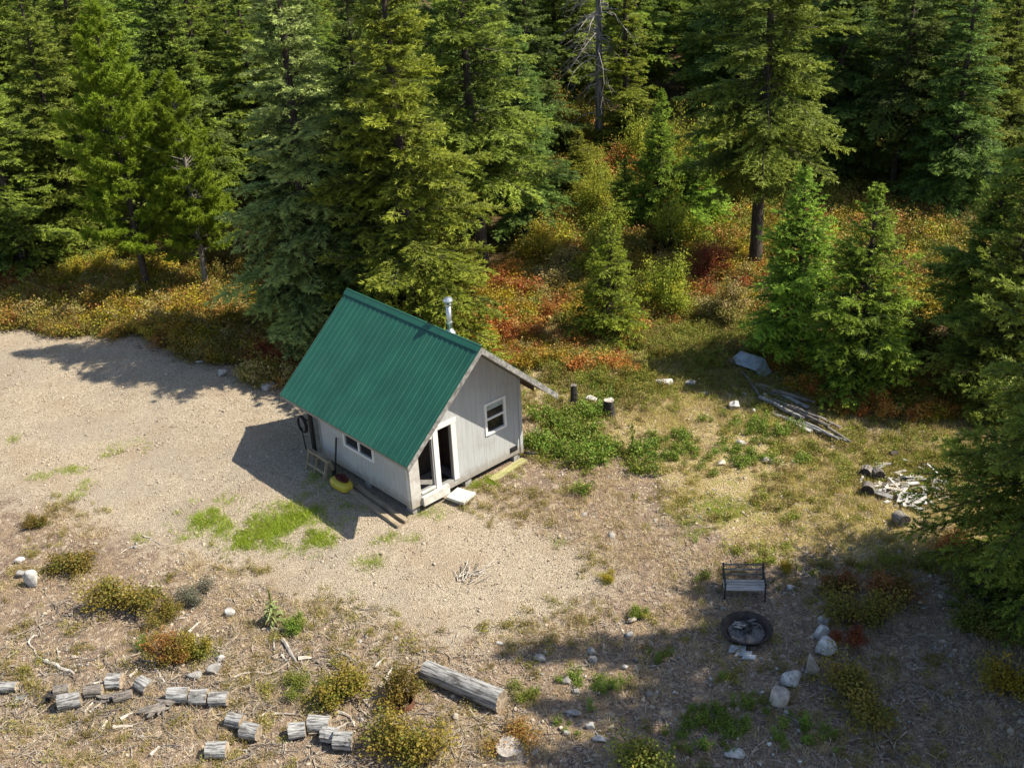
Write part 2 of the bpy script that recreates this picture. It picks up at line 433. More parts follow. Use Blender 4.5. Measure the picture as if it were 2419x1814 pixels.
def grid(x0, x1, y0, y1, st, zoff=0.0):
    xs = np.arange(x0, x1 + st / 2, st); ys = np.arange(y0, y1 + st / 2, st)
    X, Y = np.meshgrid(xs, ys)
    v = np.stack([X.ravel(), Y.ravel(), gz(X, Y).ravel() + zoff], 1)
    nx, ny = len(xs), len(ys)
    i = (np.arange(ny - 1)[:, None] * nx + np.arange(nx - 1)[None]).ravel()
    return v, np.stack([i, i + 1, i + nx + 1, i + nx], 1)

def ground_mat():
    m, nt, out = new_mat('ground')
    tc = nd(nt, 'ShaderNodeTexCoord'); V = tc.outputs['Object']
    ag = nd(nt, 'ShaderNodeAttribute', attribute_name='gravel').outputs['Fac']
    am = nd(nt, 'ShaderNodeAttribute', attribute_name='meadow').outputs['Fac']
    af = nd(nt, 'ShaderNodeAttribute', attribute_name='forest').outputs['Fac']
    n1 = noise_t(nt, V, 0.55, 6, 0.65); n2 = noise_t(nt, V, 2.6, 6, 0.7); n3 = noise_t(nt, V, 14, 5, 0.75); n4 = noise_t(nt, V, 45, 3, 0.7)
    vor = nd(nt, 'ShaderNodeTexVoronoi'); vor.inputs['Scale'].default_value = 30
    nt.links.new(V, vor.inputs['Vector'])
    vor2 = nd(nt, 'ShaderNodeTexVoronoi'); vor2.inputs['Scale'].default_value = 11
    nt.links.new(V, vor2.inputs['Vector'])
    sep = nd(nt, 'ShaderNodeSeparateColor'); nt.links.new(vor.outputs['Color'], sep.inputs[0])
    sep2 = nd(nt, 'ShaderNodeSeparateColor'); nt.links.new(vor2.outputs['Color'], sep2.inputs[0])
    # gravel: pale crushed stone, stone by stone
    gr = mixc(nt, sep.outputs[0], (0.26, 0.21, 0.15, 1), (0.55, 0.465, 0.35, 1))
    gr = mixc(nt, mth(nt, 'MULTIPLY', ramp(nt, n3, 0.5, 0.75), 0.35), gr, (0.20, 0.15, 0.10, 1))
    gr = mixc(nt, mth(nt, 'MULTIPLY', ramp(nt, n1, 0.46, 0.66), 0.55), gr, (0.33, 0.255, 0.175, 1))
    n0 = noise_t(nt, V, 0.22, 4, 0.6)
    gr = mixc(nt, mth(nt, 'MULTIPLY', ramp(nt, n0, 0.50, 0.62), 0.4), gr, (0.30, 0.26, 0.21, 1))
    # dirt with straw and chips
    di = mixc(nt, ramp(nt, n3, 0.35, 0.68), (0.110, 0.078, 0.058, 1), (0.36, 0.27, 0.195, 1))
    di = mixc(nt, mth(nt, 'MULTIPLY', ramp(nt, n2, 0.42, 0.62), 0.6), di, (0.36, 0.265, 0.165, 1))
    di = mixc(nt, mth(nt, 'MULTIPLY', ramp(nt, n1, 0.5, 0.7), 0.5), di, (0.17, 0.13, 0.105, 1))
    di = mixc(nt, mth(nt, 'MULTIPLY', ramp(nt, sep2.outputs[1], 0.86, 0.9), 0.6), di, (0.50, 0.42, 0.32, 1))
    # meadow: straw and thin yellow-green growth
    me = mixc(nt, ramp(nt, n3, 0.35, 0.7), (0.25, 0.185, 0.09, 1), (0.56, 0.45, 0.25, 1))
    me = mixc(nt, mth(nt, 'MULTIPLY', ramp(nt, n2, 0.45, 0.65), 0.6), me, (0.22, 0.22, 0.05, 1))
    # forest floor
    fo = mixc(nt, ramp(nt, n3, 0.35, 0.7), (0.045, 0.032, 0.020, 1), (0.17, 0.11, 0.055, 1))
    fo = mixc(nt, mth(nt, 'MULTIPLY', ramp(nt, n2, 0.5, 0.66), 0.6), fo, (0.20, 0.13, 0.035, 1))
    jig = mth(nt, 'MULTIPLY', mth(nt, 'SUBTRACT', mth(nt, 'ADD', mth(nt, 'MULTIPLY', n2, 0.6), mth(nt, 'MULTIPLY', n3, 0.4)), 0.5), 1.7)
    def msk(a): return ramp(nt, mth(nt, 'ADD', a, jig), 0.32, 0.68)
    c = mixc(nt, msk(am), di, me)
    c = mixc(nt, msk(ag), c, gr)
    c = mixc(nt, msk(af), c, fo)
    p = nd(nt, 'ShaderNodeBsdfPrincipled'); p.inputs['Roughness'].default_value = 0.95; p.inputs['Specular IOR Level'].default_value = 0.1
    nt.links.new(c, p.inputs['Base Color'])
    hgt = mth(nt, 'ADD', mth(nt, 'MULTIPLY', n3, 0.9), mth(nt, 'MULTIPLY', mth(nt, 'SUBTRACT', 1.0, vor.outputs['Distance']), 0.8))
    hgt = mth(nt, 'ADD', hgt, mth(nt, 'MULTIPLY', n4, 0.35))
    bp = nd(nt, 'ShaderNodeBump'); bp.inputs['Strength'].default_value = 0.9; bp.inputs['Distance'].default_value = 0.05
    nt.links.new(hgt, bp.inputs['Height']); nt.links.new(bp.outputs[0], p.inputs['Normal'])
    nt.links.new(p.outputs[0], out.inputs['Surface'])
    return m
MAT['ground'] = ground_mat()

def ground_masks(v):
    P = v[:, :2]
    return {'gravel': ('POINT', np.clip(0.5 + sdist(P, WG) / 4.0, 0, 1)),
            'meadow': ('POINT', np.clip(0.5 + sdist(P, WM) / 2.6, 0, 1)),
            'forest': ('POINT', np.clip(0.5 + sdist(P, WF) / 3.0, 0, 1))}
# one sheet: fine in the clearing, coarse to the horizon
v1, f1 = grid(-30, 30, 8, 56, 0.3)
rg = np.random.default_rng(5)
v1[:, 2] += rg.normal(0, 0.012, len(v1))
ring_x = [-600, -300, -140, -70, -45, -30, 30, 45, 70, 140, 300, 600]
ring_y = [-500, -200, -80, -20, 8, 56, 75, 100, 150, 260, 600]
v2, f2 = [], []
for a in range(len(ring_x) - 1):
    for b in range(len(ring_y) - 1):
        if ring_x[a] == -30 and ring_y[b] == 8: continue
        nx = 20 if ring_x[a] == -30 else 6; ny = 16 if ring_y[b] == 8 else 6
        xs = np.linspace(ring_x[a], ring_x[a + 1], nx + 1); ys = np.linspace(ring_y[b], ring_y[b + 1], ny + 1)
        X, Y = np.meshgrid(xs, ys); o = sum(len(q) for q in v2)
        v2.append(np.stack([X.ravel(), Y.ravel(), gz(X, Y).ravel() - 0.004], 1))
        i = (np.arange(ny)[:, None] * (nx + 1) + np.arange(nx)[None]).ravel() + o
        f2.append(np.stack([i, i + 1, i + nx + 2, i + nx + 1], 1))
v2, f2 = np.concatenate(v2), np.concatenate(f2)
gv, gf = np.concatenate([v1, v2]), np.concatenate([f1, f2 + len(v1)])
ground = obj('ground', mesh_np('ground', gv, gf, [MAT['ground']], ground_masks(gv), smooth=True))
kind(ground, 'structure')

# ------------------------------------------------------------------ cabin
HL, HW, HH, SL, OEF, OEB, OGR, OGL, RT_, Z0 = 4.448, 4.365, 4.859, 0.8865, 0.686, 0.70, 0.938, 0.849, 0.177, 0.25
PSI = -0.839
cabin = thing('cabin', 'small pale grey cabin with steep green metal roof in the gravel clearing', 'cabin', (-3.0312, 26.9388, 0), PSI)
MID = HW / 2
def roof_z(b, off=0.0): return HH - off - SL * abs(b - MID)
def wall_top(b): return roof_z(b, RT_)
cosr = 1 / math.sqrt(1 + SL * SL)
WIN_S = (-3.10, -1.60, 1.13, 1.92)           # side window: a0 a1 z0 z1
WIN_G = (2.93, 3.75, 1.39, 2.44)             # gable window: b0 b1 z0 z1
OPEN1 = (0.38, 0.90, 0.62, 2.18)
OPEN2 = (1.15, 1.62, 0.50, 2.36)

def strips(lo, hi, step, cuts):
    xs = set(np.round(np.arange(lo, hi, step), 3)) | {lo, hi} | set(cuts)
    xs = sorted(xs); out = [xs[0]]
    keep = set(cuts) | {lo, hi}
    for q in xs[1:]:
        if q - out[-1] < 0.05:
            if q in keep:
                if out[-1] in keep: out.append(q)
                else: out[-1] = q
        else: out.append(q)
    return list(zip(out[:-1], out[1:]))

def wall_cells(lo, hi, step, holes, topf, peak=None):
    """vertical strips split round the openings: (x0, x1, z0, ztop(x0), ztop(x1))"""
    cuts = [q for h in holes for q in h[:2]] + ([peak] if peak is not None else [])
    for x0, x1 in strips(lo, hi, step, cuts):
        segs = [(Z0, None)]
        for h in holes:
            if x0 >= h[0] - 1e-4 and x1 <= h[1] + 1e-4:
                segs = [(Z0, h[2]), (h[3], None)]
        for a, b in segs:
            t0, t1 = (topf(x0), topf(x1)) if b is None else (b, b)
            if min(t0, t1) - a > 0.02: yield x0, x1, a, t0, t1

def build_wall(mapper, lo, hi, holes, topf, peak, step=0.203):
    """mapper(x along, y inward, z) -> cabin coordinates"""
    core = MB()
    def cell(mb, x0, x1, a, t0, t1, y0, y1):
        c = [(x0, y0, a), (x1, y0, a), (x1, y1, a), (x0, y1, a), (x0, y0, t0), (x1, y0, t1), (x1, y1, t1), (x0, y1, t0)]
        mb.hexa([mapper(*q) for q in c])
    cuts = [q for h in holes for q in h[:2]] + ([peak] if peak is not None else [])
    for x0, x1, a, t0, t1 in wall_cells(lo, hi, 5.0, holes, topf, peak):
        cell(core, x0, x1, a, t0, t1, 0.016, 0.11)
    w = obj('wall', core.mesh('wall', MAT['wall_core']), cabin)
    for x0, x1, a, t0, t1 in wall_cells(lo, hi, step, holes, topf, peak):
        mb = MB(); cell(mb, x0 + 0.002, x1 - 0.002, a, t0 - 0.003, t1 - 0.003, 0.0, 0.0155 + random.uniform(-0.001, 0.0))
        obj('siding_board', mb.mesh('siding_board', MAT['siding']), w)
    return w

eave_top = lambda x: wall_top(0.0)
build_wall(lambda x, y, z: (-y, x, z), 0.0, HW, [OPEN1, OPEN2, WIN_G], wall_top, MID)                 # gable with the entry
build_wall(lambda x, y, z: (-HL + y, x, z), 0.0, HW, [], wall_top, MID, 0.6)                          # far gable
build_wall(lambda x, y, z: (x, y, z), -HL + 0.12, -0.12, [WIN_S], eave_top, None)                     # eave wall with slider
build_wall(lambda x, y, z: (x, HW - y, z), -HL + 0.12, -0.12, [], eave_top, None, 0.6)

for a in (-HL + 0.15, -HL / 2, -0.2):            # blocks under the walls
    for b in (0.2, MID, HW - 0.2):
        mb = MB(); mb.box(a - 0.15, a + 0.15, b - 0.12, b + 0.12, -0.05, Z0)
        obj('foundation_block', mb.mesh('foundation_block', MAT['rock_grey']), cabin)
mb = MB(); mb.box(-HL + 0.115, -0.115, 0.115, HW - 0.115, Z0 + 0.02, Z0 + 0.12)
obj('floor', mb.mesh('floor', MAT['interior']), cabin)

# entry: two openings between white posts, porch floor, dark door set back
mb = MB()
mb.box(-0.9, -0.02, 0.3, 1.9, 0.375, 0.49)
obj('porch_floor', mb.mesh('porch_floor', MAT['floor']), cabin)
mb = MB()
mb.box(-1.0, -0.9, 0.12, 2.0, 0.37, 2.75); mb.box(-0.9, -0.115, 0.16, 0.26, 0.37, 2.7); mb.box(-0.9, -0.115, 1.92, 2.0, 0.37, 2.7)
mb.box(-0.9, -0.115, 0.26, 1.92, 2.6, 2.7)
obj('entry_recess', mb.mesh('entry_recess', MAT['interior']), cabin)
mb = MB(); mb.box(-0.895, -0.85, 1.05, 1.80, 0.495, 2.45)
dr = obj('door', mb.mesh('door', MAT['door']), cabin)
mb = MB(); mb.tube([(-0.85, 1.15, 1.4), (-0.80, 1.15, 1.4)], 0.035, 10); obj('door_knob', mb.mesh('door_knob', MAT['galv']), dr)
mb = MB(); mb.box(-0.6, -0.13, 1.2, 1.58, 0.49, 0.515); obj('door_mat', mb.mesh('door_mat', MAT['black_metal']), cabin)
def casing(name, x0, x1, z0, z1, w, out=0.022, a=0.0, parent=cabin, sill=True):
    mb = MB()
    mb.box(a + 0.001, a + out, x0 - w, x0, z0, z1); mb.box(a + 0.001, a + out, x1, x1 + w, z0, z1)
    mb.box(a + 0.001, a + out + 0.004, x0 - w - 0.02, x1 + w + 0.02, z1, z1 + w)
    if sill: mb.box(a + 0.001, a + out + 0.03, x0 - w - 0.02, x1 + w + 0.02, z0 - w, z0)
    return obj(name, mb.mesh(name, MAT['white']), parent)
mb = MB()                                        # white posts and casings of the entry
mb.box(0.002, 0.030, 0.002, 0.36, Z0 - 0.02, 2.5)
obj('corner_board', mb.mesh('corner_board', MAT['white_worn']), cabin)
mb = MB(); mb.box(-0.10, 0.002, -0.022, 0.0, Z0 - 0.02, 2.6); obj('corner_board', mb.mesh('corner_board', MAT['white_worn']), cabin)
mb = MB(); mb.box(-0.11, 0.034, 0.95, 1.12, 0.50, 2.44); obj('entry_post', mb.mesh('entry_post', MAT['white']), cabin)
mb = MB()
mb.box(0.002, 0.03, 1.625, 1.80, 0.47, 2.36); mb.box(0.002, 0.036, 1.13, 1.83, 2.363, 2.50); mb.box(-0.11, 0.0, 1.622, 1.64, 0.50, 2.36)
obj('entry_casing', mb.mesh('entry_casing', MAT['white']), cabin)
mb = MB(); mb.box(0.002, 0.03, 0.37, 0.91, 2.185, 2.30); obj('entry_casing', mb.mesh('entry_casing', MAT['white']), cabin)
mb = MB(); mb.box(0.002, 0.12, 0.37, 1.34, 0.20, 0.485); mb.box(-0.10, 0.06, 0.385, 0.895, 0.575, 0.618)
obj('entry_sill', mb.mesh('entry_sill', MAT['step']), cabin)

# gable window: frame, two sashes, panes, blind
def window(b0, b1, z0, z1, mapper, split, blind=False):
    w = 0.07
    mb = MB()
    def bx(mbx, x0, x1, y0, y1, z0_, z1_):
        c = [(x0, y0, z0_), (x1, y0, z0_), (x1, y1, z0_), (x0, y1, z0_), (x0, y0, z1_), (x1, y0, z1_), (x1, y1, z1_), (x0, y1, z1_)]
        mbx.hexa([mapper(*q) for q in c])
    bx(mb, b0 - 0.01, b0 + w, -0.03, 0.08, z0, z1); bx(mb, b1 - w, b1 + 0.01, -0.03, 0.08, z0, z1)
    bx(mb, b0 + w, b1 - w, -0.03, 0.08, z1 - w, z1); bx(mb, b0 + w, b1 - w, -0.04, 0.08, z0 - 0.005, z0 + w)
    win = obj('window', mb.mesh('window', MAT['white']), cabin)
    mb = MB()
    if split == 'h':
        zm = (z0 + z1) / 2 - 0.02
        bx(mb, b0 + w, b1 - w, -0.012, 0.05, zm - 0.032, zm + 0.032)
        panes = [(b0 + w, b1 - w, z0 + w, zm - 0.032), (b0 + w, b1 - w, zm + 0.032, z1 - w)]
    else:
        bm_ = (b0 + b1) / 2
        bx(mb, bm_ - 0.03, bm_ + 0.03, -0.012, 0.05, z0 + w, z1 - w)
        panes = [(b0 + w, bm_ - 0.03, z0 + w, z1 - w), (bm_ + 0.03, b1 - w, z0 + w, z1 - w)]
    obj('sash_bar', mb.mesh('sash_bar', MAT['white']), win)
    for x0, x1, a, t in panes:
        mb = MB(); bx(mb, x0, x1, 0.03, 0.036, a, t)
        obj('pane', mb.mesh('pane', MAT['glass']), win)
    if blind:
        mb = MB(); x0, x1, a, t = panes[1]
        for k in range(5):
            zz = t - 0.03 - k * 0.034
            bx(mb, x0 + 0.004, x1 - 0.004, 0.008, 0.018, zz - 0.026, zz)
        obj('blind', mb.mesh('blind', MAT['blind']), win)
    return win
window(*WIN_G, lambda x, y, z: (-y, x, z), 'h', True)
window(*WIN_S, lambda x, y, z: (x, y, z), 'v')
mb = MB(); mb.box(0.001, 0.02, 3.86, 4.16, 0.40, 0.56); mb.box(0.02, 0.03, 3.89, 4.13, 0.43, 0.53)
obj('vent', mb.mesh('vent', MAT['black_metal']), cabin)
mb = MB(); mb.box(0.003, 0.028, HW - 0.09, HW + 0.02, Z0 - 0.02, wall_top(HW) - 0.02); obj('corner_board', mb.mesh('corner_board', MAT['siding']), cabin)

# roof
A0, A1 = -HL - OGL, OGR
def slope_pt(a, b, off): return (a, b, roof_z(b, off))
def roof_slab(b_eave, off0, off1, a0, a1):
    mb = MB(); b_r = MID
    c = [slope_pt(a0, b_eave, off1), slope_pt(a1, b_eave, off1), slope_pt(a1, b_r, off1), slope_pt(a0, b_r, off1),
         slope_pt(a0, b_eave, off0), slope_pt(a1, b_eave, off0), slope_pt(a1, b_r, off0), slope_pt(a0, b_r, off0)]
    mb.hexa(c); return mb
NP = 7
pw = (A1 - A0) / NP
for b_e in (-OEF, HW + OEB):
    roof = obj('roof', roof_slab(b_e + (0.03 if b_e < 0 else -0.03), 0.020, 0.15, A0 + 0.03, A1 - 0.03).mesh('roof', MAT['soffit']), cabin)
    for i in range(NP):
        mb = MB(); a0 = A0 + i * pw; n_r = 4; sp = pw / n_r
        prof = [(0.0, 0.0)]
        for k in range(n_r):
            c0 = sp * (k + 0.5)
            prof += [(c0 - 0.024, 0.0), (c0 - 0.009, 0.022), (c0 + 0.009, 0.022), (c0 + 0.024, 0.0)]
        prof += [(pw - 0.002, 0.0)]
        vs, fs = [], []
        b_r = MID
        for x, hgt in prof:
            vs.append(slope_pt(a0 + x, b_e, -hgt + 0.002)); vs.append(slope_pt(a0 + x, b_r, -hgt + 0.002))
        for k in range(len(prof) - 1): fs.append((2 * k, 2 * k + 2, 2 * k + 3, 2 * k + 1))
        mb.add(vs, fs)
        # thickness: hemmed lower edge
        mb.hexa([slope_pt(a0, b_e, 0.018), slope_pt(a0 + pw - 0.002, b_e, 0.018), slope_pt(a0 + pw - 0.002, b_e + (0.01 if b_e < 0 else -0.01), 0.018), slope_pt(a0, b_e + (0.01 if b_e < 0 else -0.01), 0.018),
                 slope_pt(a0, b_e, 0.0), slope_pt(a0 + pw - 0.002, b_e, 0.0), slope_pt(a0 + pw - 0.002, b_e + (0.01 if b_e < 0 else -0.01), 0.0), slope_pt(a0, b_e + (0.01 if b_e < 0 else -0.01), 0.0)])
        obj('roof_panel', mb.mesh('roof_panel', MAT['roof']), roof)
mb = MB()
prof = [(-0.155, -0.125), (-0.135, -0.098), (-0.035, -0.008), (-0.022, 0.022), (0.022, 0.022), (0.035, -0.008), (0.135, -0.098), (0.155, -0.125)]
vs, fs = [], []
for b, z in prof:
    vs.append((A0 - 0.01, MID + b, HH + z + 0.032)); vs.append((A1 + 0.01, MID + b, HH + z + 0.032))
for k in range(len(prof) - 1): fs.append((2 * k, 2 * k + 2, 2 * k + 3, 2 * k + 1)[::-1])
mb.add(vs, fs)
obj('ridge_cap', mb.mesh('ridge_cap', MAT['roof']), cabin)
for a_ in (A0, A1):                               # weathered barge boards
    for b_e in (-OEF, HW + OEB):
        mb = MB(); s_ = 1 if a_ > 0 else -1
        x0, x1 = sorted((a_ - 0.028 * s_, a_ + 0.006 * s_))
        be = b_e + (0.012 if b_e < 0 else -0.012); bm_ = MID + (-0.001 if b_e < 0 else 0.001)
        mb.hexa([(x0, be, roof_z(be, 0.20)), (x1, be, roof_z(be, 0.20)), (x1, bm_, roof_z(bm_, 0.20)), (x0, bm_, roof_z(bm_, 0.20)),
                 (x0, be, roof_z(be, 0.004)), (x1, be, roof_z(be, 0.004)), (x1, bm_, roof_z(bm_, 0.004)), (x0, bm_, roof_z(bm_, 0.004))])
        obj('barge_board', mb.mesh('barge_board', MAT['fascia']), cabin)
for a_ in (A0 + 0.12, -HL * 0.75, -HL / 2, -HL * 0.25, 0.06):        # rafter tails beyond the eaves
    for b0_, b1_ in ((-OEF + 0.12, 0.0), (HW, HW + OEB - 0.18)):
        mb = MB()
        mb.hexa([(a_ - 0.022, b0_, roof_z(b0_, 0.32)), (a_ + 0.022, b0_, roof_z(b0_, 0.32)), (a_ + 0.022, b1_, roof_z(b1_, 0.32)), (a_ - 0.022, b1_, roof_z(b1_, 0.32)),
                 (a_ - 0.022, b0_, roof_z(b0_, 0.155)), (a_ + 0.022, b0_, roof_z(b0_, 0.155)), (a_ + 0.022, b1_, roof_z(b1_, 0.155)), (a_ - 0.022, b1_, roof_z(b1_, 0.155))])
        obj('rafter', mb.mesh('rafter', MAT['dark_wood']), cabin)
# stovepipe
ca, cb = -0.82, MID + 0.36
zr = roof_z(cb)
mb = MB(); mb.tube([(ca, cb, zr - 0.05), (ca, cb, 5.52)], 0.075, 16)
pipe = obj('stovepipe', mb.mesh('stovepipe', MAT['galv'], smooth=True), cabin)
mb = MB(); mb.tube([(ca, cb, zr - 0.12), (ca, cb, zr + 0.10), (ca, cb, zr + 0.22)], [0.22, 0.16, 0.082], 16); mb.tube([(ca, cb, zr + 0.40), (ca, cb, zr + 0.45)], 0.092, 16)
obj('flashing', mb.mesh('flashing', MAT['galv']), pipe)
mb = MB(); mb.tube([(ca, cb, 5.50), (ca, cb, 5.53)], 0.105, 16); mb.tube([(ca, cb, 5.60), (ca, cb, 5.64), (ca, cb, 5.70), (ca, cb, 5.725)], [0.13, 0.145, 0.12, 0.05], 16)
for k in range(4):
    q = k * math.pi / 2; mb.beam((ca + 0.08 * math.cos(q), cb + 0.08 * math.sin(q), 5.53), (ca + 0.09 * math.cos(q), cb + 0.09 * math.sin(q), 5.61), 0.02, 0.01, (1, 0, 0))
obj('rain_cap', mb.mesh('rain_cap', MAT['galv']), pipe)

cu = np.array([math.cos(PSI), math.sin(PSI), 0]); cv = np.array([-math.sin(PSI), math.cos(PSI), 0])
CO = np.array([-3.0312, 26.9388, 0])
def CB(a, b, z=0.0): return CO + cu * a + cv * b + np.array([0, 0, z])

# things around the cabin
mb = MB(); mb.hexa([(-0.32, -0.30, 0.12), (0.32, -0.32, 0.12), (0.30, 0.30, 0.12), (-0.32, 0.28, 0.12), (-0.32, -0.30, 0.20), (0.32, -0.32, 0.20), (0.30, 0.30, 0.20), (-0.32, 0.28, 0.20)])
mb.box(-0.22, 0.22, -0.2, -0.1, 0, 0.12); mb.box(-0.22, 0.22, 0.1, 0.2, 0, 0.12)
tag(obj('doorstep', mb.mesh('doorstep', MAT['step']), None, CB(0.42, 1.50), PSI + 0.25), 'worn white wooden doorstep below the dark cabin doorway', 'step')
for k, (a0, b0, a1, b1, lab) in enumerate([(-2.35, -0.46, 0.20, -0.62, 'outer of two old timbers lying along the cabin wall with the slider window'),
                                           (-2.38, -0.20, 0.16, -0.33, 'inner of two old timbers lying along the cabin wall, nearer the siding')]):
    mb = MB(); mb.beam((-1.28, 0, 0.05), (1.28, 0, 0.05), 0.14, 0.10)
    p0, p1 = CB(a0, b0), CB(a1, b1); d = p1 - p0
    tag(obj('timber', mb.mesh('timber', MAT['timber']), None, (p0 + p1) / 2, math.atan2(d[1], d[0])), lab, 'timber', 'timbers lying along the cabin wall')
mb = MB(); mb.hexa([(-0.75, -0.12, 0.0), (0.75, -0.12, 0.0), (0.75, 0.12, 0.02), (-0.75, 0.12, 0.02), (-0.75, -0.12, 0.05), (0.75, -0.12, 0.05), (0.75, 0.12, 0.07), (-0.75, 0.12, 0.07)])
tag(obj('plank', mb.mesh('plank', MAT['moss_board']), None, CB(0.22, 3.55), PSI + math.pi / 2 + 0.08), 'moss-stained plank lying at the foot of the windowed gable', 'plank')
mb = MB(); mb.tube([(0, 0, 0.18), (0.25, 0.1, 0.09), (0.5, 0.16, 0.05), (0.75, 0.15, 0.045)], 0.045, 8)
tag(obj('drain_pipe', mb.mesh('drain_pipe', MAT['black_metal'], smooth=True), None, CB(0.05, HW + 0.05), PSI + 0.9), 'black drain pipe leaving the cabin corner towards the green weeds', 'pipe')
# sawhorse
t = thing('sawhorse', 'weathered wooden sawhorse against the shaded cabin wall', 'sawhorse', CB(-3.95, -0.42), PSI)
mb = MB(); mb.beam((-0.55, 0, 0.60), (0.55, 0, 0.60), 0.12, 0.09); obj('top_rail', mb.mesh('top_rail', MAT['timber']), t)
for x in (-0.45, 0.45):
    for y in (-0.22, 0.22):
        mb = MB(); mb.beam((x * 1.1, y, 0.0), (x, y * 0.15, 0.57), 0.085, 0.04, (1, 0, 0)); obj('leg', mb.mesh('leg', MAT['timber']), t)
mb = MB(); mb.beam((-0.48, -0.16, 0.22), (0.48, -0.16, 0.22), 0.03, 0.08); obj('stretcher', mb.mesh('stretcher', MAT['timber']), t)
mb = MB(); mb.beam((-0.05, -0.2, 0.0), (-0.02, -0.06, 0.56), 0.07, 0.035, (1, 0, 0)); obj('brace', mb.mesh('brace', MAT['timber']), t)
mb = MB(); mb.tube([(0, -0.28, 0.0), (0, -0.06, 1.28)], 0.028, 8); mb.box(-0.07, 0.07, -0.32, -0.29, 0.0, 0.22)
tag(obj('spade', mb.mesh('spade', MAT['black_metal']), None, CB(-3.42, 0.0), PSI), 'dark long-handled spade leaning on the wall beside the sawhorse', 'spade')
# black post with a hoop at the far corner
t = thing('hose_stand', 'black post carrying a round coil of hose at the shaded cabin corner', 'hose stand', CB(-HL - 0.22, -0.12), PSI)
mb = MB(); mb.tube([(0, 0, 0), (0, 0, 1.7)], 0.075, 10); obj('post', mb.mesh('post', MAT['black_metal']), t)
mb = MB()
for k in range(3):
    r_ = 0.30 - 0.02 * k
    mb.tube([(-0.38 + r_ * math.cos(q) * 0.8, -0.05 - 0.03 * k, 1.18 + r_ * math.sin(q)) for q in np.linspace(0, 2 * math.pi, 22)], 0.018, 6, cap=False)
mb.tube([(-0.50, -0.05, 1.0), (-0.46, -0.05, 0.5), (-0.42, -0.05, 0.25)], 0.02, 6)
mb.beam((0, 0, 1.38), (-0.5, -0.05, 1.38), 0.03, 0.03)
obj('hose', mb.mesh('hose', MAT['black_metal']), t)
# yellow sled with straps
def loft(rings, closed_bottom=True):
    mb = MB(); n = len(rings[0])
    for r_ in rings: mb.v += [tuple(q) for q in r_]
    for i in range(len(rings) - 1):
        for j in range(n):
            mb.f.append((i * n + j, i * n + (j + 1) % n, (i + 1) * n + (j + 1) % n, (i + 1) * n + j)); mb.m.append(0)
    if closed_bottom: mb.f.append(tuple(range(n))[::-1]); mb.m.append(0)
    mb.f.append(tuple((len(rings) - 1) * n + j for j in range(n))); mb.m.append(0)
    return mb
def oval(a, b, z, n=28, p=3.0):
    return [(a * math.copysign(abs(math.cos(q)) ** (2 / p), math.cos(q)), b * math.copysign(abs(math.sin(q)) ** (2 / p), math.sin(q)), z) for q in np.linspace(0, 2 * math.pi, n, endpoint=False)]
sled_at = CB(-2.72, -0.52)
mb = loft([oval(0.34, 0.18, 0.02), oval(0.40, 0.23, 0.08), oval(0.42, 0.24, 0.18), oval(0.41, 0.235, 0.24), oval(0.36, 0.20, 0.28), oval(0.28, 0.15, 0.305), oval(0.15, 0.08, 0.315)])
tag(obj('yellow_tub', mb.mesh('yellow_tub', MAT['yellow'], smooth=True), None, sled_at, PSI), 'rounded yellow plastic tub on the ground beside the shaded wall', 'tub')
mb = MB()
rs = random.Random(3)
for k in range(7):
    c = Vector((rs.uniform(-0.12, 0.2), rs.uniform(-0.06, 0.08), 0.32 + 0.010 * k))
    r_ = rs.uniform(0.09, 0.16)
    mb.tube([c + Vector((r_ * math.cos(q), r_ * 0.8 * math.sin(q), 0.02 * math.sin(2 * q + k))) for q in np.linspace(0, 2 * math.pi, 14)], 0.028, 6, cap=False)
tag(obj('strap_tangle', mb.mesh('strap_tangle', MAT['maroon'], smooth=True), None, sled_at, PSI), 'tangle of dark red straps lying on the yellow tub', 'straps')

# ------------------------------------------------------------------ foliage generators
def unit(a): return a / np.maximum(np.linalg.norm(a, axis=-1, keepdims=True), 1e-9)

def blades(P, D, ln, wd, r, face=None):
    """one triangle per point, base at P, pointing along D, turned towards face where one is given"""
    n = len(P)
    N = r.normal(size=(n, 3))
    if face is not None: N = N * 0.55 + face
    q = unit(np.cross(D, unit(N)))
    w = (wd * r.uniform(0.7, 1.3, n))[:, None]
    l = (ln * r.uniform(0.7, 1.3, n))[:, None]
    v = np.empty((n, 3, 3))
    v[:, 0] = P - q * w / 2; v[:, 1] = P + q * w / 2; v[:, 2] = P + D * l
    return v.reshape(-1, 3)

def diamonds(P, D, ln, wd, r):
    n = len(P)
    q = unit(np.cross(D, unit(r.normal(size=(n, 3)))))
    w = (wd * r.uniform(0.7, 1.3, n))[:, None]; l = (ln * r.uniform(0.7, 1.3, n))[:, None]
    v = np.empty((n, 4, 3))
    v[:, 0] = P; v[:, 1] = P + D * l * 0.5 + q * w / 2; v[:, 2] = P + D * l; v[:, 3] = P + D * l * 0.5 - q * w / 2
    return v.reshape(-1, 3)

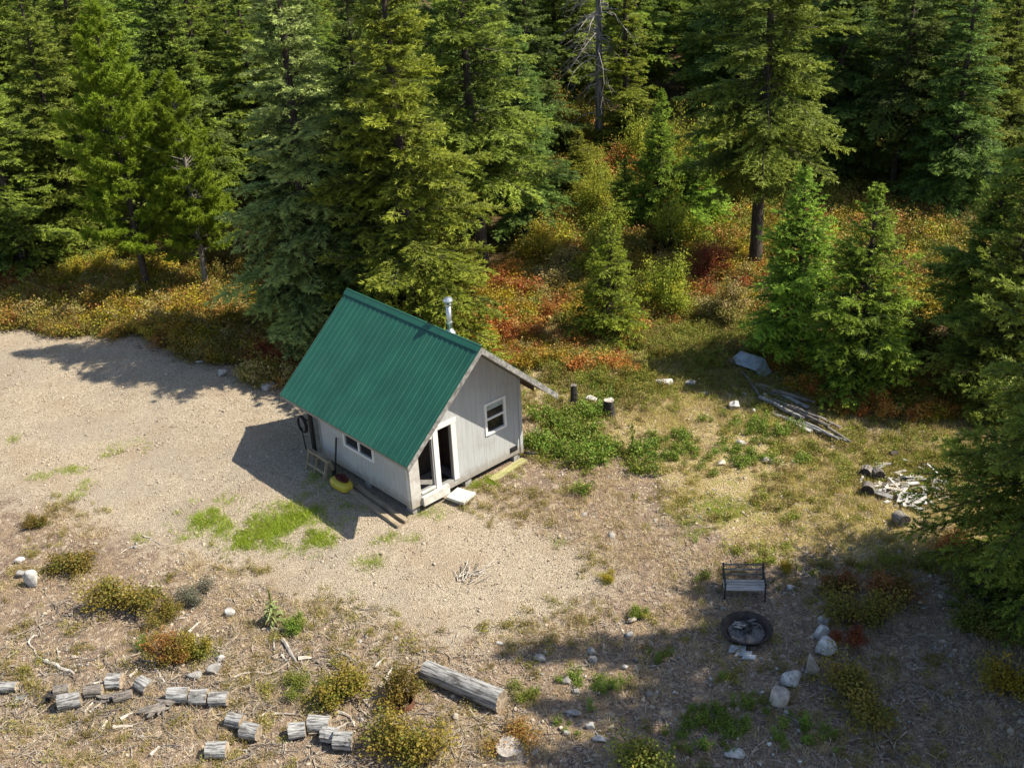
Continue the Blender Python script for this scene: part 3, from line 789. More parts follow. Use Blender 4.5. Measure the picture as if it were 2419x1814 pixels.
def tubes_np(A, B, ra, rb, n=4):
    """many straight tapered tubes at once -> verts, quads"""
    T = unit(B - A); ref = np.where(np.abs(T[:, 2:3]) > 0.9, [[1, 0, 0]], [[0, 0, 1]])
    X = unit(np.cross(T, ref)); Y = np.cross(T, X)
    an = np.linspace(0, 2 * np.pi, n, endpoint=False)
    ring = X[:, None] * np.cos(an)[None, :, None] + Y[:, None] * np.sin(an)[None, :, None]
    v = np.concatenate([A[:, None] + ring * np.reshape(ra, (-1, 1, 1)), B[:, None] + ring * np.reshape(rb, (-1, 1, 1))], 1)
    m = len(A); base = (np.arange(m) * 2 * n)[:, None]
    j = np.arange(n); k = (j + 1) % n
    f = np.stack([base + j, base + k, base + n + k, base + n + j], -1).reshape(-1, 4)
    return v.reshape(-1, 3), f

def trunk_np(h, r0, r, lean=0.02, n=9, segs=12):
    z = np.linspace(-0.15, h, segs)
    ox = np.cumsum(r.normal(0, lean, segs)); oy = np.cumsum(r.normal(0, lean, segs)); ox[0] = oy[0] = 0
    rad = r0 * (1 - np.clip(z, 0, h) / h) ** 0.8 + 0.012; rad[0] *= 1.35
    an = np.linspace(0, 2 * np.pi, n, endpoint=False)
    v = np.stack([ox[:, None] + rad[:, None] * np.cos(an) * r.uniform(0.92, 1.08, (segs, n)), oy[:, None] + rad[:, None] * np.sin(an), np.repeat(z[:, None], n, 1)], -1).reshape(-1, 3)
    i = (np.arange(segs - 1)[:, None] * n); j = np.arange(n); k = (j + 1) % n
    f = np.stack([i + j, i + k, i + n + k, i + n + j], -1).reshape(-1, 4)
    fx = lambda q: np.stack([np.interp(q, z, ox), np.interp(q, z, oy)], -1)
    return v, f, fx

def conifer(seed, h, rad, crown0=0.1, dens=1.0, droop=0.25, el_lo=-0.1, el_hi=0.7, prof=0.85, blade=(0.135, 0.047), step=0.072, irr=0.25, per=4):
    """fir: boughs along the trunk, flat sprays of twigs, needles on the twigs"""
    r = np.random.default_rng(seed)
    tv, tf, fx = trunk_np(h, 0.0115 * h + 0.02, r)
    z0 = h * crown0
    nb = int(dens * 21.0 * (h - z0))
    z = z0 + (h - z0) * r.uniform(0, 0.985, nb) ** 1.05
    x = 1 - (z - z0) / (h - z0)
    az = r.uniform(0, 2 * np.pi, nb)
    low = np.clip(x * 6.5 - 5.2, 0, 1) * 0.22
    L = rad * (x ** prof) * (1 - low) * r.uniform(1 - irr * 1.6, 1 + irr * 0.6, nb) + 0.10
    # patchy crown: sectors with weaker growth
    ph = r.uniform(0, 6.28, 4)
    L *= 0.86 + 0.14 * np.sin(az * 2 + ph[0] + z * 0.9) + 0.10 * np.sin(az * 3 + ph[1] - z * 1.7)
    el = el_lo + (el_hi - el_lo) * (1 - x) ** 1.6 + r.normal(0, 0.17, nb)
    H = np.stack([np.cos(az), np.sin(az), 0 * az], -1)
    B0 = np.concatenate([fx(z), z[:, None]], -1)
    dr = droop * r.uniform(0.6, 1.4, nb) * (0.4 + 0.6 * x)
    def axis(i, t):
        hz = L[i] * np.cos(el[i]) * t
        vz = L[i] * (np.sin(el[i]) * t - dr[i] * t * t + 0.35 * dr[i] * t ** 3)
        return B0[i] + H[i] * hz[:, None] + np.stack([0 * vz, 0 * vz, vz], -1)
    def tang(i, t):
        vz = np.sin(el[i]) - 2 * dr[i] * t + 1.05 * dr[i] * t * t
        return unit(H[i] * np.cos(el[i])[:, None] + np.stack([0 * vz, 0 * vz, vz], -1))
    # limb wood
    allb = np.arange(nb)
    P = [axis(allb, np.full(nb, q)) for q in (0, 0.45, 0.95)]
    w0 = 0.010 + 0.010 * L
    b1, q1 = tubes_np(P[0], P[1], w0, w0 * 0.6, 3); b2, q2 = tubes_np(P[1], P[2], w0 * 0.6, w0 * 0.15 + 0.002, 3)
    tq = np.concatenate([tf, q1 + len(tv), q2 + len(tv) + len(b1)]); tvv = np.concatenate([tv, b1, b2])
    # twigs
    m = np.maximum((L / 0.072).astype(int), 5)
    I = np.repeat(allb, m); n = len(I)
    t = r.uniform(0.0, 1, n) ** 0.75 * 0.86 + 0.14
    sd = np.where(r.random(n) < 0.5, -1.0, 1.0)
    tl = np.clip(L[I] * 0.46 * (1.02 - t) ** 0.75 * r.uniform(0.6, 1.2, n), 0.07, 1.0) + 0.05
    T = tang(I, t)
    S = np.stack([-H[I][:, 1], H[I][:, 0], 0 * t], -1)
    an = r.uniform(0.6, 1.15, n)
    tip = t > 0.93
    an[tip] *= 0.35
    D = unit(T * np.cos(an)[:, None] + S * (sd * np.sin(an))[:, None] + r.normal(0, 0.24, (n, 3)) + np.array([0, 0, -0.06]))
    A = axis(I, t)
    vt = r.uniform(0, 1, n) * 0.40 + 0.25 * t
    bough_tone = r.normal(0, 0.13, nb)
    # needles
    k = np.maximum((tl / step).astype(int), 2)
    J = np.repeat(np.arange(n), k * per); q = len(J)
    s = r.uniform(0.02, 1, q)
    pd = r.normal(size=(q, 3)); pd -= D[J] * (pd * D[J]).sum(1, keepdims=True)
    pd = unit(pd); pd[:, 2] *= 0.8
    PP = A[J] + D[J] * (tl[J] * s)[:, None] - np.array([0, 0, 1]) * (0.16 * tl[J] * s * s)[:, None]
    DD = unit(D[J] * r.uniform(0.5, 1.1, q)[:, None] + pd * 0.75)
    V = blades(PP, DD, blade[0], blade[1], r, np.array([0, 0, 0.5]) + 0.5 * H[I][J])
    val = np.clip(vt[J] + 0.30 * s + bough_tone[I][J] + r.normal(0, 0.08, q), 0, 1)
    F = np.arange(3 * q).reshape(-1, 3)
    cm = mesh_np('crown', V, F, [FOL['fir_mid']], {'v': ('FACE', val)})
    tm = mesh_np('trunk', tvv, tq, [MAT['bark']])
    return tm, cm

def pine(seed, h, rad, crown0=0.25, dens=1.0):
    """pine: rising limbs that end in round needle brushes"""
    r = np.random.default_rng(seed)
    tv, tf, fx = trunk_np(h, 0.010 * h + 0.02, r)
    z0 = h * crown0; nb = int(dens * 20 * (h - z0))
    z = z0 + (h - z0) * r.uniform(0, 0.985, nb) ** 0.95
    x = 1 - (z - z0) / (h - z0)
    az = r.uniform(0, 2 * np.pi, nb)
    L = rad * np.clip(np.minimum(x * 1.9 + 0.10, 1.02 - 0.30 * np.clip(x - 0.6, 0, 1)), 0.08, 1) * r.uniform(0.6, 1.12, nb)
    el = 0.28 + 0.55 * (1 - x) + r.normal(0, 0.12, nb)
    H = np.stack([np.cos(az), np.sin(az), 0 * az], -1); B0 = np.concatenate([fx(z), z[:, None]], -1)
    def axis(i, t):
        return B0[i] + H[i] * (L[i] * np.cos(el[i]) * t)[:, None] + np.array([0, 0, 1]) * (L[i] * (np.sin(el[i]) * t * (0.55 + 0.45 * t)))[:, None]
    allb = np.arange(nb)
    P = [axis(allb, np.full(nb, q)) for q in (0, 0.5, 1.0)]; w0 = 0.010 + 0.010 * L
    b1, q1 = tubes_np(P[0], P[1], w0, w0 * 0.6, 3); b2, q2 = tubes_np(P[1], P[2], w0 * 0.6, w0 * 0.2, 3)
    tq = np.concatenate([tf, q1 + len(tv), q2 + len(tv) + len(b1)]); tvv = np.concatenate([tv, b1, b2])
    m = np.maximum((L / 0.060).astype(int), 5); I = np.repeat(allb, m); n = len(I)
    t = r.uniform(0.25, 1, n) ** 0.7
    S = np.stack([-H[I][:, 1], H[I][:, 0], 0 * t], -1)
    off = S * (r.normal(0, 0.24, n) * L[I] * (1.15 - t))[:, None] + np.array([0, 0, 1]) * (r.uniform(0, 0.16, n))[:, None]
    C = axis(I, t) + off
    axd = unit(H[I] * 0.6 + np.array([0, 0, 0.75]) + off * 0.8)
    nn = 26; J = np.repeat(np.arange(n), nn); q = len(J)
    DD = unit(r.normal(size=(q, 3)) + axd[J] * 1.0)
    PP = C[J] + axd[J] * (r.uniform(-0.10, 0.04, q))[:, None]
    V = blades(PP, DD, 0.16, 0.036, r, axd[J] * 0.4)
    val = np.clip(0.2 + 0.35 * r.uniform(0, 1, n)[J] + 0.3 * t[J] + r.normal(0, 0.08, q), 0, 1)
    return mesh_np('trunk', tvv, tq, [MAT['bark_grey']]), mesh_np('crown', V, np.arange(3 * q).reshape(-1, 3), [FOL['pine']], {'v': ('FACE', val)})

def shrub(seed, h=1.0, rad=0.6, n=3000, leaf=(0.06, 0.045), stems=26, open_=0.35, upright=0.5):
    """bushy plant: stems fan out of one base and carry leaves over their outer part"""
    r = np.random.default_rng(seed)
    az = r.uniform(0, 2 * np.pi, stems); q = np.sqrt(r.uniform(0, 1, stems))
    tipx = rad * q * r.uniform(0.55, 1.25, stems)
    tipz = h * (1 - 0.62 * q ** 2.2) * r.uniform(0.5, 1.15, stems)
    tips = np.stack([np.cos(az) * tipx, np.sin(az) * tipx, tipz], -1)
    ncl = 4; cc = r.normal(0, 0.42 * rad, (ncl, 2)); ch = r.uniform(0.55, 1.05, ncl); w = r.integers(0, ncl, stems)
    tips[:, :2] = tips[:, :2] * 0.62 + cc[w]; tips[:, 2] *= ch[w]
    base = r.normal(0, 0.05 * rad, (stems, 3)); base[:, :2] += cc[w] * 0.55; base[:, 2] = -0.03
    mid = base * 0.5 + tips * 0.5 + np.array([0, 0, 1]) * (0.10 * h)
    b1, f1_ = tubes_np(base, mid, np.full(stems, 0.012 * (h + 0.3)), np.full(stems, 0.008 * (h + 0.3)), 3)
    b2, f2_ = tubes_np(mid, tips, np.full(stems, 0.008 * (h + 0.3)), np.full(stems, 0.003), 3)
    st = mesh_np('stems', np.concatenate([b1, b2]), np.concatenate([f1_, f2_ + len(b1)]), [MAT['bark']])
    I = r.integers(0, stems, n); t = r.uniform(open_, 1.02, n) ** 0.8
    C = np.where((t < 0.5)[:, None], base[I] + (mid[I] - base[I]) * (t * 2)[:, None], mid[I] + (tips[I] - mid[I]) * (t * 2 - 1)[:, None])
    sp = 0.125 * rad + 0.03
    C = C + r.normal(0, 1, (n, 3)) * (sp * (0.55 + 0.6 * r.uniform(0, 1, n)))[:, None] * np.array([1, 1, 0.8])
    C[:, 2] = np.maximum(C[:, 2], 0.02)
    D = unit(r.normal(size=(n, 3)) + np.array([0, 0, 0.5]))
    V = diamonds(C, D, leaf[0], leaf[1], r)
    stc = r.uniform(0, 1, stems)
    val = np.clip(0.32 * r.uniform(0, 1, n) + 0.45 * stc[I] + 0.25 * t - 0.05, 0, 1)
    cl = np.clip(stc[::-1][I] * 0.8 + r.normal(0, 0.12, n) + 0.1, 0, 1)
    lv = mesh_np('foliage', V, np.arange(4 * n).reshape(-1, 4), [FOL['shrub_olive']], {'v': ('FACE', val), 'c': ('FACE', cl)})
    return st, lv

def put_tree(pair, name, label, loc, scale=1.0, sz=None, rz=0.0, mat=None, cat='tree', group=None, tilt=(0, 0), bark=None, parts=('trunk', 'crown')):
    t = thing(name, label, cat, loc, rz, group)
    t.scale = (scale, scale, sz or scale)
    t.rotation_euler.x, t.rotation_euler.y = tilt
    for nme, ms, mm in ((parts[0], pair[0], bark), (parts[1], pair[1], mat)):
        o = obj(nme, ms, t)
        if nme == 'stems': kind(o, 'stuff')
        if mm is not None:
            o.material_slots[0].link = 'OBJECT'; o.material_slots[0].material = mm
    return t

# prototypes (mesh data only; every tree below shares one of these)
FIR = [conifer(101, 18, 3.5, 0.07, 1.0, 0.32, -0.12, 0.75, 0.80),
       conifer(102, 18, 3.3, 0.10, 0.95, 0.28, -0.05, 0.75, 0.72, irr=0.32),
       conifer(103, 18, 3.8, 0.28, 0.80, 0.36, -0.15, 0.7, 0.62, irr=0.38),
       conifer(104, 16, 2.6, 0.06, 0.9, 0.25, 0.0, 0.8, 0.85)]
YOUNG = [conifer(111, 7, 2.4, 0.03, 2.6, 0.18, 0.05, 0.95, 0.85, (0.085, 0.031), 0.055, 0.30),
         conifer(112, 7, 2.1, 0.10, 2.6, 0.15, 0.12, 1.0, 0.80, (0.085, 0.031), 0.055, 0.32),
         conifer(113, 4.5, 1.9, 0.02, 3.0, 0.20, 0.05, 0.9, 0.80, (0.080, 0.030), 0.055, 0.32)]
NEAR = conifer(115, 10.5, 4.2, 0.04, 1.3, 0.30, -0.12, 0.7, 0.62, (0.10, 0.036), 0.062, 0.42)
PINE = [pine(121, 12, 2.3, 0.17), pine(122, 10, 1.9, 0.20)]

# ------------------------------------------------------------------ the named trees
def fir(label, bx, by, h=None, ytop=None, r=None, proto=None, mat='fir_mid', rz=0.0, name='fir_tree', group=None, tilt=(0, 0), hp=18.0, rp=3.5, bark=None):
    b = GP(bx, by)
    if ytop is not None: h = height_to(b, ytop)
    s = (r / rp) if r else h / hp
    return put_tree(proto, name, label, b, s, h / hp, rz, FOL[mat], group=group, tilt=tilt, bark=bark)

fir('pale olive fir behind the cabin, its trunk just beyond the far roof corner', 698, 750, h=15, r=3.9, proto=FIR[0], mat='fir_pale', rz=0.4)
fir('tall yellow-green fir rising behind the cabin roof and stovepipe', 906, 800, h=15.5, r=4.0, proto=FIR[1], mat='fir_yellow', rz=2.1, rp=3.3)
fir('dark fir with its leaning trunk showing beside the tall yellow-green fir', 1046, 600, h=14.5, r=4.3, proto=FIR[2], mat='fir_mid', rz=1.0, rp=3.8, tilt=(0, -0.03))
fir('open-crowned fir with a long bare dark lower trunk standing in the orange shrubs', 1630, 588, h=16, r=4.3, proto=FIR[2], mat='fir_mid', rz=4.2, rp=3.8)
fir('tall fir with a grey trunk in the corner of the wood beyond the gravel track', 60, 602, h=11.5, r=3.1, proto=FIR[3], mat='fir_mid', rz=0.9, hp=16, rp=2.6)
fir('mid green fir between the corner fir and the bright pine', 175, 560, h=12.5, r=3.2, proto=FIR[0], mat='fir_mid', rz=3.3)
fir('dark fir low on the edge of the wood above the yellow bushes', -60, 640, h=9.5, r=2.6, proto=FIR[3], mat='fir_dark', rz=5.0, hp=16, rp=2.6)
put_tree(PINE[0], 'pine_tree', 'bright yellow-green pine with a bare slim trunk among yellow bushes', GP(322, 640), 1.06, 11.9 / 12, 0.5, FOL['pine'], bark=MAT['bark'])
put_tree(PINE[1], 'pine_tree', 'shorter pine close beside the bright pine, its trunk greyer', GP(448, 634), 1.0, 9.3 / 10, 2.0, FOL['pine'])
fir('yellowish fir directly behind the dead grey snag', 1352, 345, h=11, r=2.6, proto=FIR[3], mat='fir_yellow', rz=1.0, hp=16, rp=2.6)
fir('bright green small fir below the tall yellow bush', 1247, 440, ytop=280, r=2.0, proto=YOUNG[0], mat='sapling_lime', rz=1.1, name='young_fir', hp=7, rp=2.4)
fir('dark green young fir with the sharpest tip in the thicket below the snag', 1422, 500, ytop=196, r=1.9, proto=YOUNG[1], mat='fir_bright', rz=0.2, name='young_fir', hp=7, rp=2.1)
fir('low drooping young fir on the snag side of the thicket', 1352, 505, ytop=345, r=1.6, proto=YOUNG[0], mat='fir_mid', rz=4.0, name='young_fir', hp=7, rp=2.4)
fir('broad young fir between the sharp-tipped one and the bare-trunked fir', 1502, 505, ytop=285, r=2.0, proto=YOUNG[0], mat='fir_bright', rz=2.6, name='young_fir', hp=7, rp=2.4)
fir('small light green fir standing alone in the orange shrubs behind the cabin', 1312, 738, ytop=470, r=2.0, proto=YOUNG[2], mat='fir_yellow', rz=0.7, name='young_fir', hp=4.5, rp=1.9)
fir('young fir with a bare stem foot above the pole heap', 1706, 792, ytop=365, r=2.5, proto=YOUNG[1], mat='fir_bright', rz=1.7, name='young_fir', hp=7, rp=2.1)
fir('bushy young fir branched to the ground beside the pole heap', 1852, 842, ytop=400, r=2.75, proto=YOUNG[0], mat='fir_bright', rz=3.1, name='young_fir', hp=7, rp=2.4)
fir('tall dense fir behind the two small-tipped firs at the edge of the picture', 2225, 800, h=12, r=4.0, proto=FIR[0], mat='fir_mid', rz=2.7)
fir('small-tipped fir in front of the tall dense fir at the picture edge', 2158, 880, ytop=388, r=2.7, proto=YOUNG[0], mat='fir_mid', rz=5.2, name='young_fir', hp=7, rp=2.4)
fir('slim fir standing behind the small-tipped fir near the picture edge', 2108, 760, ytop=328, r=2.3, proto=YOUNG[1], mat='fir_mid', rz=0.3, name='young_fir', hp=7, rp=2.1)
put_tree(NEAR, 'fir_tree', 'dark drooping fir overhanging the scrap heap, nearest of the edge trees', GP(2250, 1300), 1.0, 1.0, 2.3, FOL['fir_mid'])
fir('thin-stemmed fir with a high crown in the dark wood', 1946, 372, h=12, r=3.0, proto=FIR[2], mat='fir_dark', rz=2.2, rp=3.8)
fir('dark fir filling the wood behind the bright pine', 425, 500, h=13, r=3.4, proto=FIR[1], mat='fir_dark', rz=1.5, rp=3.3)
fir('dark fir in the gap between the pale olive and yellow-green firs', 825, 752, h=13, r=3.2, proto=FIR[1], mat='fir_dark', rz=5.5, rp=3.3)

fir('dark high-crowned fir behind the twin young firs, nearest the bare-trunked fir', 1800, 392, h=11.5, r=3.0, proto=FIR[2], mat='fir_dark', rz=1.2, rp=3.8)
fir('dark high-crowned fir shading the brown slope behind the bushy young fir', 1925, 425, h=11, r=3.0, proto=FIR[2], mat='fir_dark', rz=3.7, rp=3.8)
fir('dark fir at the head of the brown slope beside the slim edge fir', 2045, 462, h=11, r=3.2, proto=FIR[0], mat='fir_dark', rz=5.1)
# dead snag
def snag_mesh():
    r = np.random.default_rng(77); h = 14.0
    tv, tf, fx = trunk_np(h, 0.27, r, 0.03)
    nb = 120
    z = 2.6 + 11 * r.uniform(0, 1, nb) ** 0.8; az = r.uniform(0, 6.28, nb)
    L = (0.6 + 2.2 * r.uniform(0, 1, nb)) * np.clip(1.3 - z / 18, 0.4, 1)
    H = np.stack([np.cos(az), np.sin(az), 0 * az], -1)
    A = np.concatenate([fx(z), z[:, None]], -1)
    V, F = [tv], [tf]; o = len(tv)
    prev = A; rad = 0.042 * np.ones(nb)
    for k in range(1, 5):
        t = k / 4
        Q = A + H * (L * t)[:, None] + np.array([0, 0, 1]) * (L * (0.15 * t - 0.75 * t * t))[:, None] + r.normal(0, 0.06, (nb, 3))
        v, f = tubes_np(prev, Q, rad, rad * 0.66, 4); V.append(v); F.append(f + o); o += len(v)
        for q in range(3):
            tw = Q + unit(r.normal(size=(nb, 3)) + H + np.array([0, 0, -0.7])) * (L * r.uniform(0.15, 0.4, nb))[:, None]
            v, f = tubes_np(Q, tw, rad * 0.4, rad * 0.12 + 0.003, 3); V.append(v); F.append(f + o); o += len(v)
        prev, rad = Q, rad * 0.66
    return tv, tf, np.concatenate(V[1:]), np.concatenate([q - len(tv) for q in F[1:]])
tv, tf, bv, bf = snag_mesh()
t = thing('dead_tree', 'bare grey dead snag with drooping branches above the young firs', 'tree', GP(1293, 345), 0.6)
obj('trunk', mesh_np('trunk', tv, tf, [MAT['snag']]), t)
obj('branches', mesh_np('branches', bv, bf, [MAT['stick']]), t)

# ------------------------------------------------------------------ the dense stand behind, and the trees that shade the fire pit
rb = random.Random(21)
taken = [GP(*q)[:2] for q in [(692, 722), (908, 785), (888,672), (1046, 600), (1630, 588), (60, 602), (175, 560), (322, 640), (448, 634), (1352, 345), (1293, 345), (1946, 372), (420, 590), (770, 600), (2225, 800), (1422, 500)]]
def clear_view(x, y):
    """the open glade seen round the snag"""
    u, w = project((x, y, 0))
    return (1150 < u < 1560 and w > 250) or (1560 < u < 1740 and w > 330) or (u >= 1740 and w > 470)
LAB = 'dark fir crowded into the dense stand that closes off the clearing'
GRP = 'firs of the dense stand behind the clearing'
nbg = 0
for row, y in enumerate(np.arange(49, 96, 4.6)):
    half = 0.46 * y + 2.5
    x = -half + rb.uniform(0, 3)
    while x < half:
        px, py = x + rb.uniform(-1.3, 1.3), y + rb.uniform(-1.8, 1.8)
        x += 4.9 + 0.02 * (y - 45)
        if clear_view(px, py) or any(math.hypot(px - q[0], py - q[1]) < 2.6 for q in taken): continue
        i = rb.choice([0, 1, 1, 0, 3]); hp, rp = (18, 3.5, ), None
        hh = rb.uniform(9.5, 14.0); s = hh / (16 if i == 3 else 18) * rb.uniform(1.35, 1.7)
        put_tree(FIR[i], 'fir_tree', LAB, (px, py, float(gz(px, py))), s, hh / (16 if i == 3 else 18), rb.uniform(0, 6.28),
                 FOL[rb.choice(['fir_dark', 'fir_mid', 'fir_mid'])], group=GRP)
        nbg += 1
LAB2 = 'fir beside the clearing that throws its shade over the fire pit'
for (x, y, h, i) in [(16.6, 20.9, 15.5, 1), (15.2, 19.6, 20.0, 3), (15.4, 17.7, 19.0, 1), (18.8, 20.0, 19.0, 3), (17.6, 15.9, 18.5, 1), (14.6, 16.4, 18.5, 1), (15.5, 13.6, 13.0, 3)]:
    hp = 16 if i == 3 else 18
    put_tree(FIR[i], 'fir_tree', LAB2, (x, y, float(gz(x, y))), h / hp, h / hp, rb.uniform(0, 6.28), FOL['fir_mid'], group='firs shading the fire pit')

# ------------------------------------------------------------------ shrubs and bushes
SH = [shrub(201, 1.0, 0.62, 3600, (0.055, 0.042), 34), shrub(202, 0.9, 0.75, 3600, (0.055, 0.042), 38), shrub(203, 1.2, 0.6, 3400, (0.06, 0.045), 30),
      shrub(204, 0.7, 0.7, 2800, (0.05, 0.04), 36)]
TALL = [shrub(211, 3.0, 1.25, 9500, (0.080, 0.052), 46, 0.2), shrub(212, 2.6, 1.0, 8000, (0.080, 0.052), 40, 0.2)]
LOW = [shrub(221, 0.35, 0.4, 700, (0.06, 0.04), 18, 0.1), shrub(222, 0.55, 0.5, 900, (0.06, 0.045), 20, 0.2)]

def bush(label, x, y, h, r, mat, proto, pr, ph, name='bush', cat='bush', group=None, rz=None):
    """x, y: where the bush meets the ground"""
    t = put_tree(proto, name, label, GP(x, y), r / pr, h / ph, rz if rz is not None else rb.uniform(0, 6.28), FOL[mat], cat, group, parts=('stems', 'foliage'))
    return t
B = lambda lab, x, y, h, r, mat, i=0, **k: bush(lab, x, y, h * 1.1, r * 1.12, mat, SH[i], (0.62, 0.75, 0.6, 0.7)[i], (1.0, 0.9, 1.2, 0.7)[i], **k)
B('olive bush beside the large white boulder on the track edge', 152, 1222, 0.75, 0.62, 'shrub_olive', 0)
B('widest olive bush between the white boulder and the grey twiggy clump', 262, 1305, 0.85, 0.88, 'shrub_olive', 1)
B('small olive bush touching the widest olive bush', 345, 1325, 0.55, 0.42, 'shrub_olive', 3)
B('small olive-gold bush on the gravel edge behind the boulder bushes', 85, 1142, 0.45, 0.35, 'shrub_olive', 0)
B('orange bush above the split grey slabs, taller of a touching pair', 372, 1432, 0.98, 0.48, 'shrub_rust', 2)
B('rusty gold bush leaning on the orange bush above the slabs', 430, 1430, 0.78, 0.46, 'shrub_oldgold', 0)
B('dark green sprig beside the orange bush', 328, 1400, 0.4, 0.22, 'weed_green', 3)
B('grey-green twiggy clump on the bare dirt', 437, 1298, 0.42, 0.46, 'shrub_grey', 3)
B('gold-olive bush near the four fallen log rounds', 712, 1500, 0.80, 0.66, 'shrub_oldgold', 0)
B('green-olive low bush at the foot of the gold-olive bush', 622, 1487, 0.40, 0.36, 'shrub_green', 3)
B('leafy green bush below the tall mullein stalk', 652, 1360, 0.55, 0.32, 'weed_green', 0)
B('rounded gold-green bush at the bottom of the picture below the rusty ring', 885, 1650, 0.95, 0.88, 'shrub_oldgold', 1)
B('rust orange low bush behind the pale cut stump', 1096, 1582, 0.40, 0.55, 'shrub_rust', 3)
B('large yellow-green bush at the bottom of the picture beside the stony ground', 1412, 1665, 0.95, 0.84, 'shrub_green', 1)
B('tiny golden bush alone on the gravel', 1324, 1258, 0.28, 0.22, 'shrub_gold', 3)
B('small olive tuft bush at the shade edge on the gravel', 1387, 1338, 0.40, 0.24, 'shrub_green', 0)
B('orange bush behind the bench, paler of the two', 1795, 1262, 0.62, 0.50, 'shrub_rust', 0)
B('red-brown bush under the overhanging dark fir', 1930, 1300, 0.90, 0.58, 'shrub_rust', 2)
B('large olive bush between the red-brown bush and the white rocks', 1872, 1352, 0.85, 0.80, 'shrub_olive', 1)
B('small rust bush beside the topmost white rock of the row', 1835, 1375, 0.4, 0.35, 'shrub_red', 3)
B('broad olive-gold bush beside the tan pointed rock', 1858, 1512, 0.80, 0.88, 'shrub_olive', 1)
B('pale yellow-green bush in the open below the overhanging fir', 2120, 1385, 0.70, 0.62, 'shrub_green', 0)
B('bright golden bush cut by the picture edge', 2200, 1512, 0.85, 0.64, 'shrub_gold', 1)
B('orange bush half hidden below the overhanging fir boughs', 2085, 1185, 0.70, 0.62, 'shrub_orange', 0)
B('yellow bush beside the bushy young fir at the wood edge', 1985, 700, 1.5, 0.9, 'shrub_gold', 2)
B('olive bush growing from the rusty ring near the big log', 872, 1508, 1.1, 0.42, 'shrub_olive', 2)
B('low dark weed clump in the shade beside the scattered stones', 1150, 1490, 0.3, 0.36, 'shrub_green', 3)
B('small yellow bush near the bench corner', 1688, 1228, 0.3, 0.2, 'shrub_gold', 3)
B('deep red small shrub beside the beige bush', 1548, 670, 0.9, 0.4, 'shrub_red', 2)
B('red shrub sprig standing up from the orange patch behind the cabin', 1187, 690, 1.0, 0.32, 'shrub_red', 2)
B('tall orange-red shrub behind the stovepipe', 1070, 720, 1.3, 0.75, 'shrub_orange', 2)
B('orange-red shrub glowing beside the roof corner and fir trunk', 662, 765, 1.2, 0.6, 'shrub_orange', 2)
B('olive-yellow bush at the wood edge beyond the track', 425, 735, 1.0, 1.1, 'shrub_gold', 1)
B('brown-orange shrub beside the roof eave corner', 600, 800, 0.9, 0.9, 'shrub_red', 1)
for lab, x, y, h, r, m, i in [
    ('orange shrub at the cabin roof ridge, beside the stovepipe', 1015, 712, 0.9, 0.7, 'shrub_orange', 1), ('fiery orange shrub between the ridge end and the small lone fir', 1120, 745, 0.8, 0.8, 'shrub_orange', 3),
    ('yellow-orange shrub just above the rake end of the roof', 1150, 788, 0.7, 0.8, 'shrub_gold', 1), ('orange shrub close under the small lone fir', 1232, 752, 0.8, 0.7, 'shrub_orange', 2),
    ('rust shrub in front of the small lone fir', 1268, 800, 0.7, 0.8, 'shrub_orange', 1), ('straw-orange shrub on the stump side of the orange patch', 1325, 812, 0.6, 0.6, 'shrub_orange', 3),
    ('dark red shrub in the shade beyond the orange patch', 1110, 655, 1.1, 1.0, 'shrub_red', 1), ('rusty shrub beside the leaning trunk foot', 1085, 610, 1.2, 1.0, 'shrub_orange', 2),
    ('beige-orange shrub in the shaded brush behind the red sprig', 1200, 640, 1.1, 1.0, 'shrub_beige', 1), ('brick red shrub between the lime bush and the beige bush', 1500, 650, 1.0, 0.7, 'shrub_red', 2),
    ('yellow shrub at the wood edge above the middle of the track', 250, 668, 0.9, 1.0, 'shrub_gold', 1), ('olive shrub at the wood edge where the track leaves the picture', 60, 672, 0.8, 1.0, 'shrub_olive', 1),
    ('gold shrub between the two pine trunks and the track', 390, 672, 0.9, 0.9, 'shrub_gold', 2), ('yellow-olive shrub under the pale olive fir', 520, 715, 1.0, 1.0, 'shrub_gold', 1),
    ('rust shrub at the corner where the track meets the wood', 560, 775, 0.8, 0.8, 'shrub_red', 3), ('golden shrub at the foot of the bushy young fir', 1945, 845, 0.9, 0.8, 'shrub_gold', 1),
    ('orange shrub in front of the bushy young fir', 1905, 880, 0.7, 0.7, 'shrub_orange', 1)]:
    B(lab, x, y, h, r, m, i)
TB = lambda lab, x, y, h, r, mat, i=0, **k: bush(lab, x, y, h, r, mat, TALL[i], (1.25, 1.0)[i], (3.0, 2.6)[i], **k)
TB('tall yellow-green leafy bush in the middle of the orange shrubs', 1430, 680, 2.9, 1.25, 'sapling_lime', 0)
TB('beige dry-leaved bush beside the long bare fir trunk', 1572, 705, 2.2, 0.95, 'shrub_beige', 1)
TB('tall yellow bush beside the foot of the dead snag', 1238, 340, 4.8, 1.6, 'shrub_gold', 0)
TB('orange-yellow bush on the other side of the snag foot', 1345, 400, 2.6, 1.6, 'shrub_orange', 1)
TB('yellow-green sapling bush beside the sharp-tipped young fir', 1472, 450, 5.0, 1.5, 'sapling_lime', 0)
TB('golden bush far back beside the sapling bush', 1555, 330, 2.6, 1.6, 'shrub_gold', 1)
TB('lime sapling at the foot of the sharp-tipped young fir', 1455, 545, 3.4, 1.2, 'sapling_lime', 1)
TB('lime sapling between the bright small fir and the drooping young fir', 1288, 480, 3.4, 1.2, 'sapling_lime', 0)
TB('tallest lime sapling in the glade, beside the orange-yellow bush', 1395, 395, 4.2, 1.5, 'sapling_lime', 0)
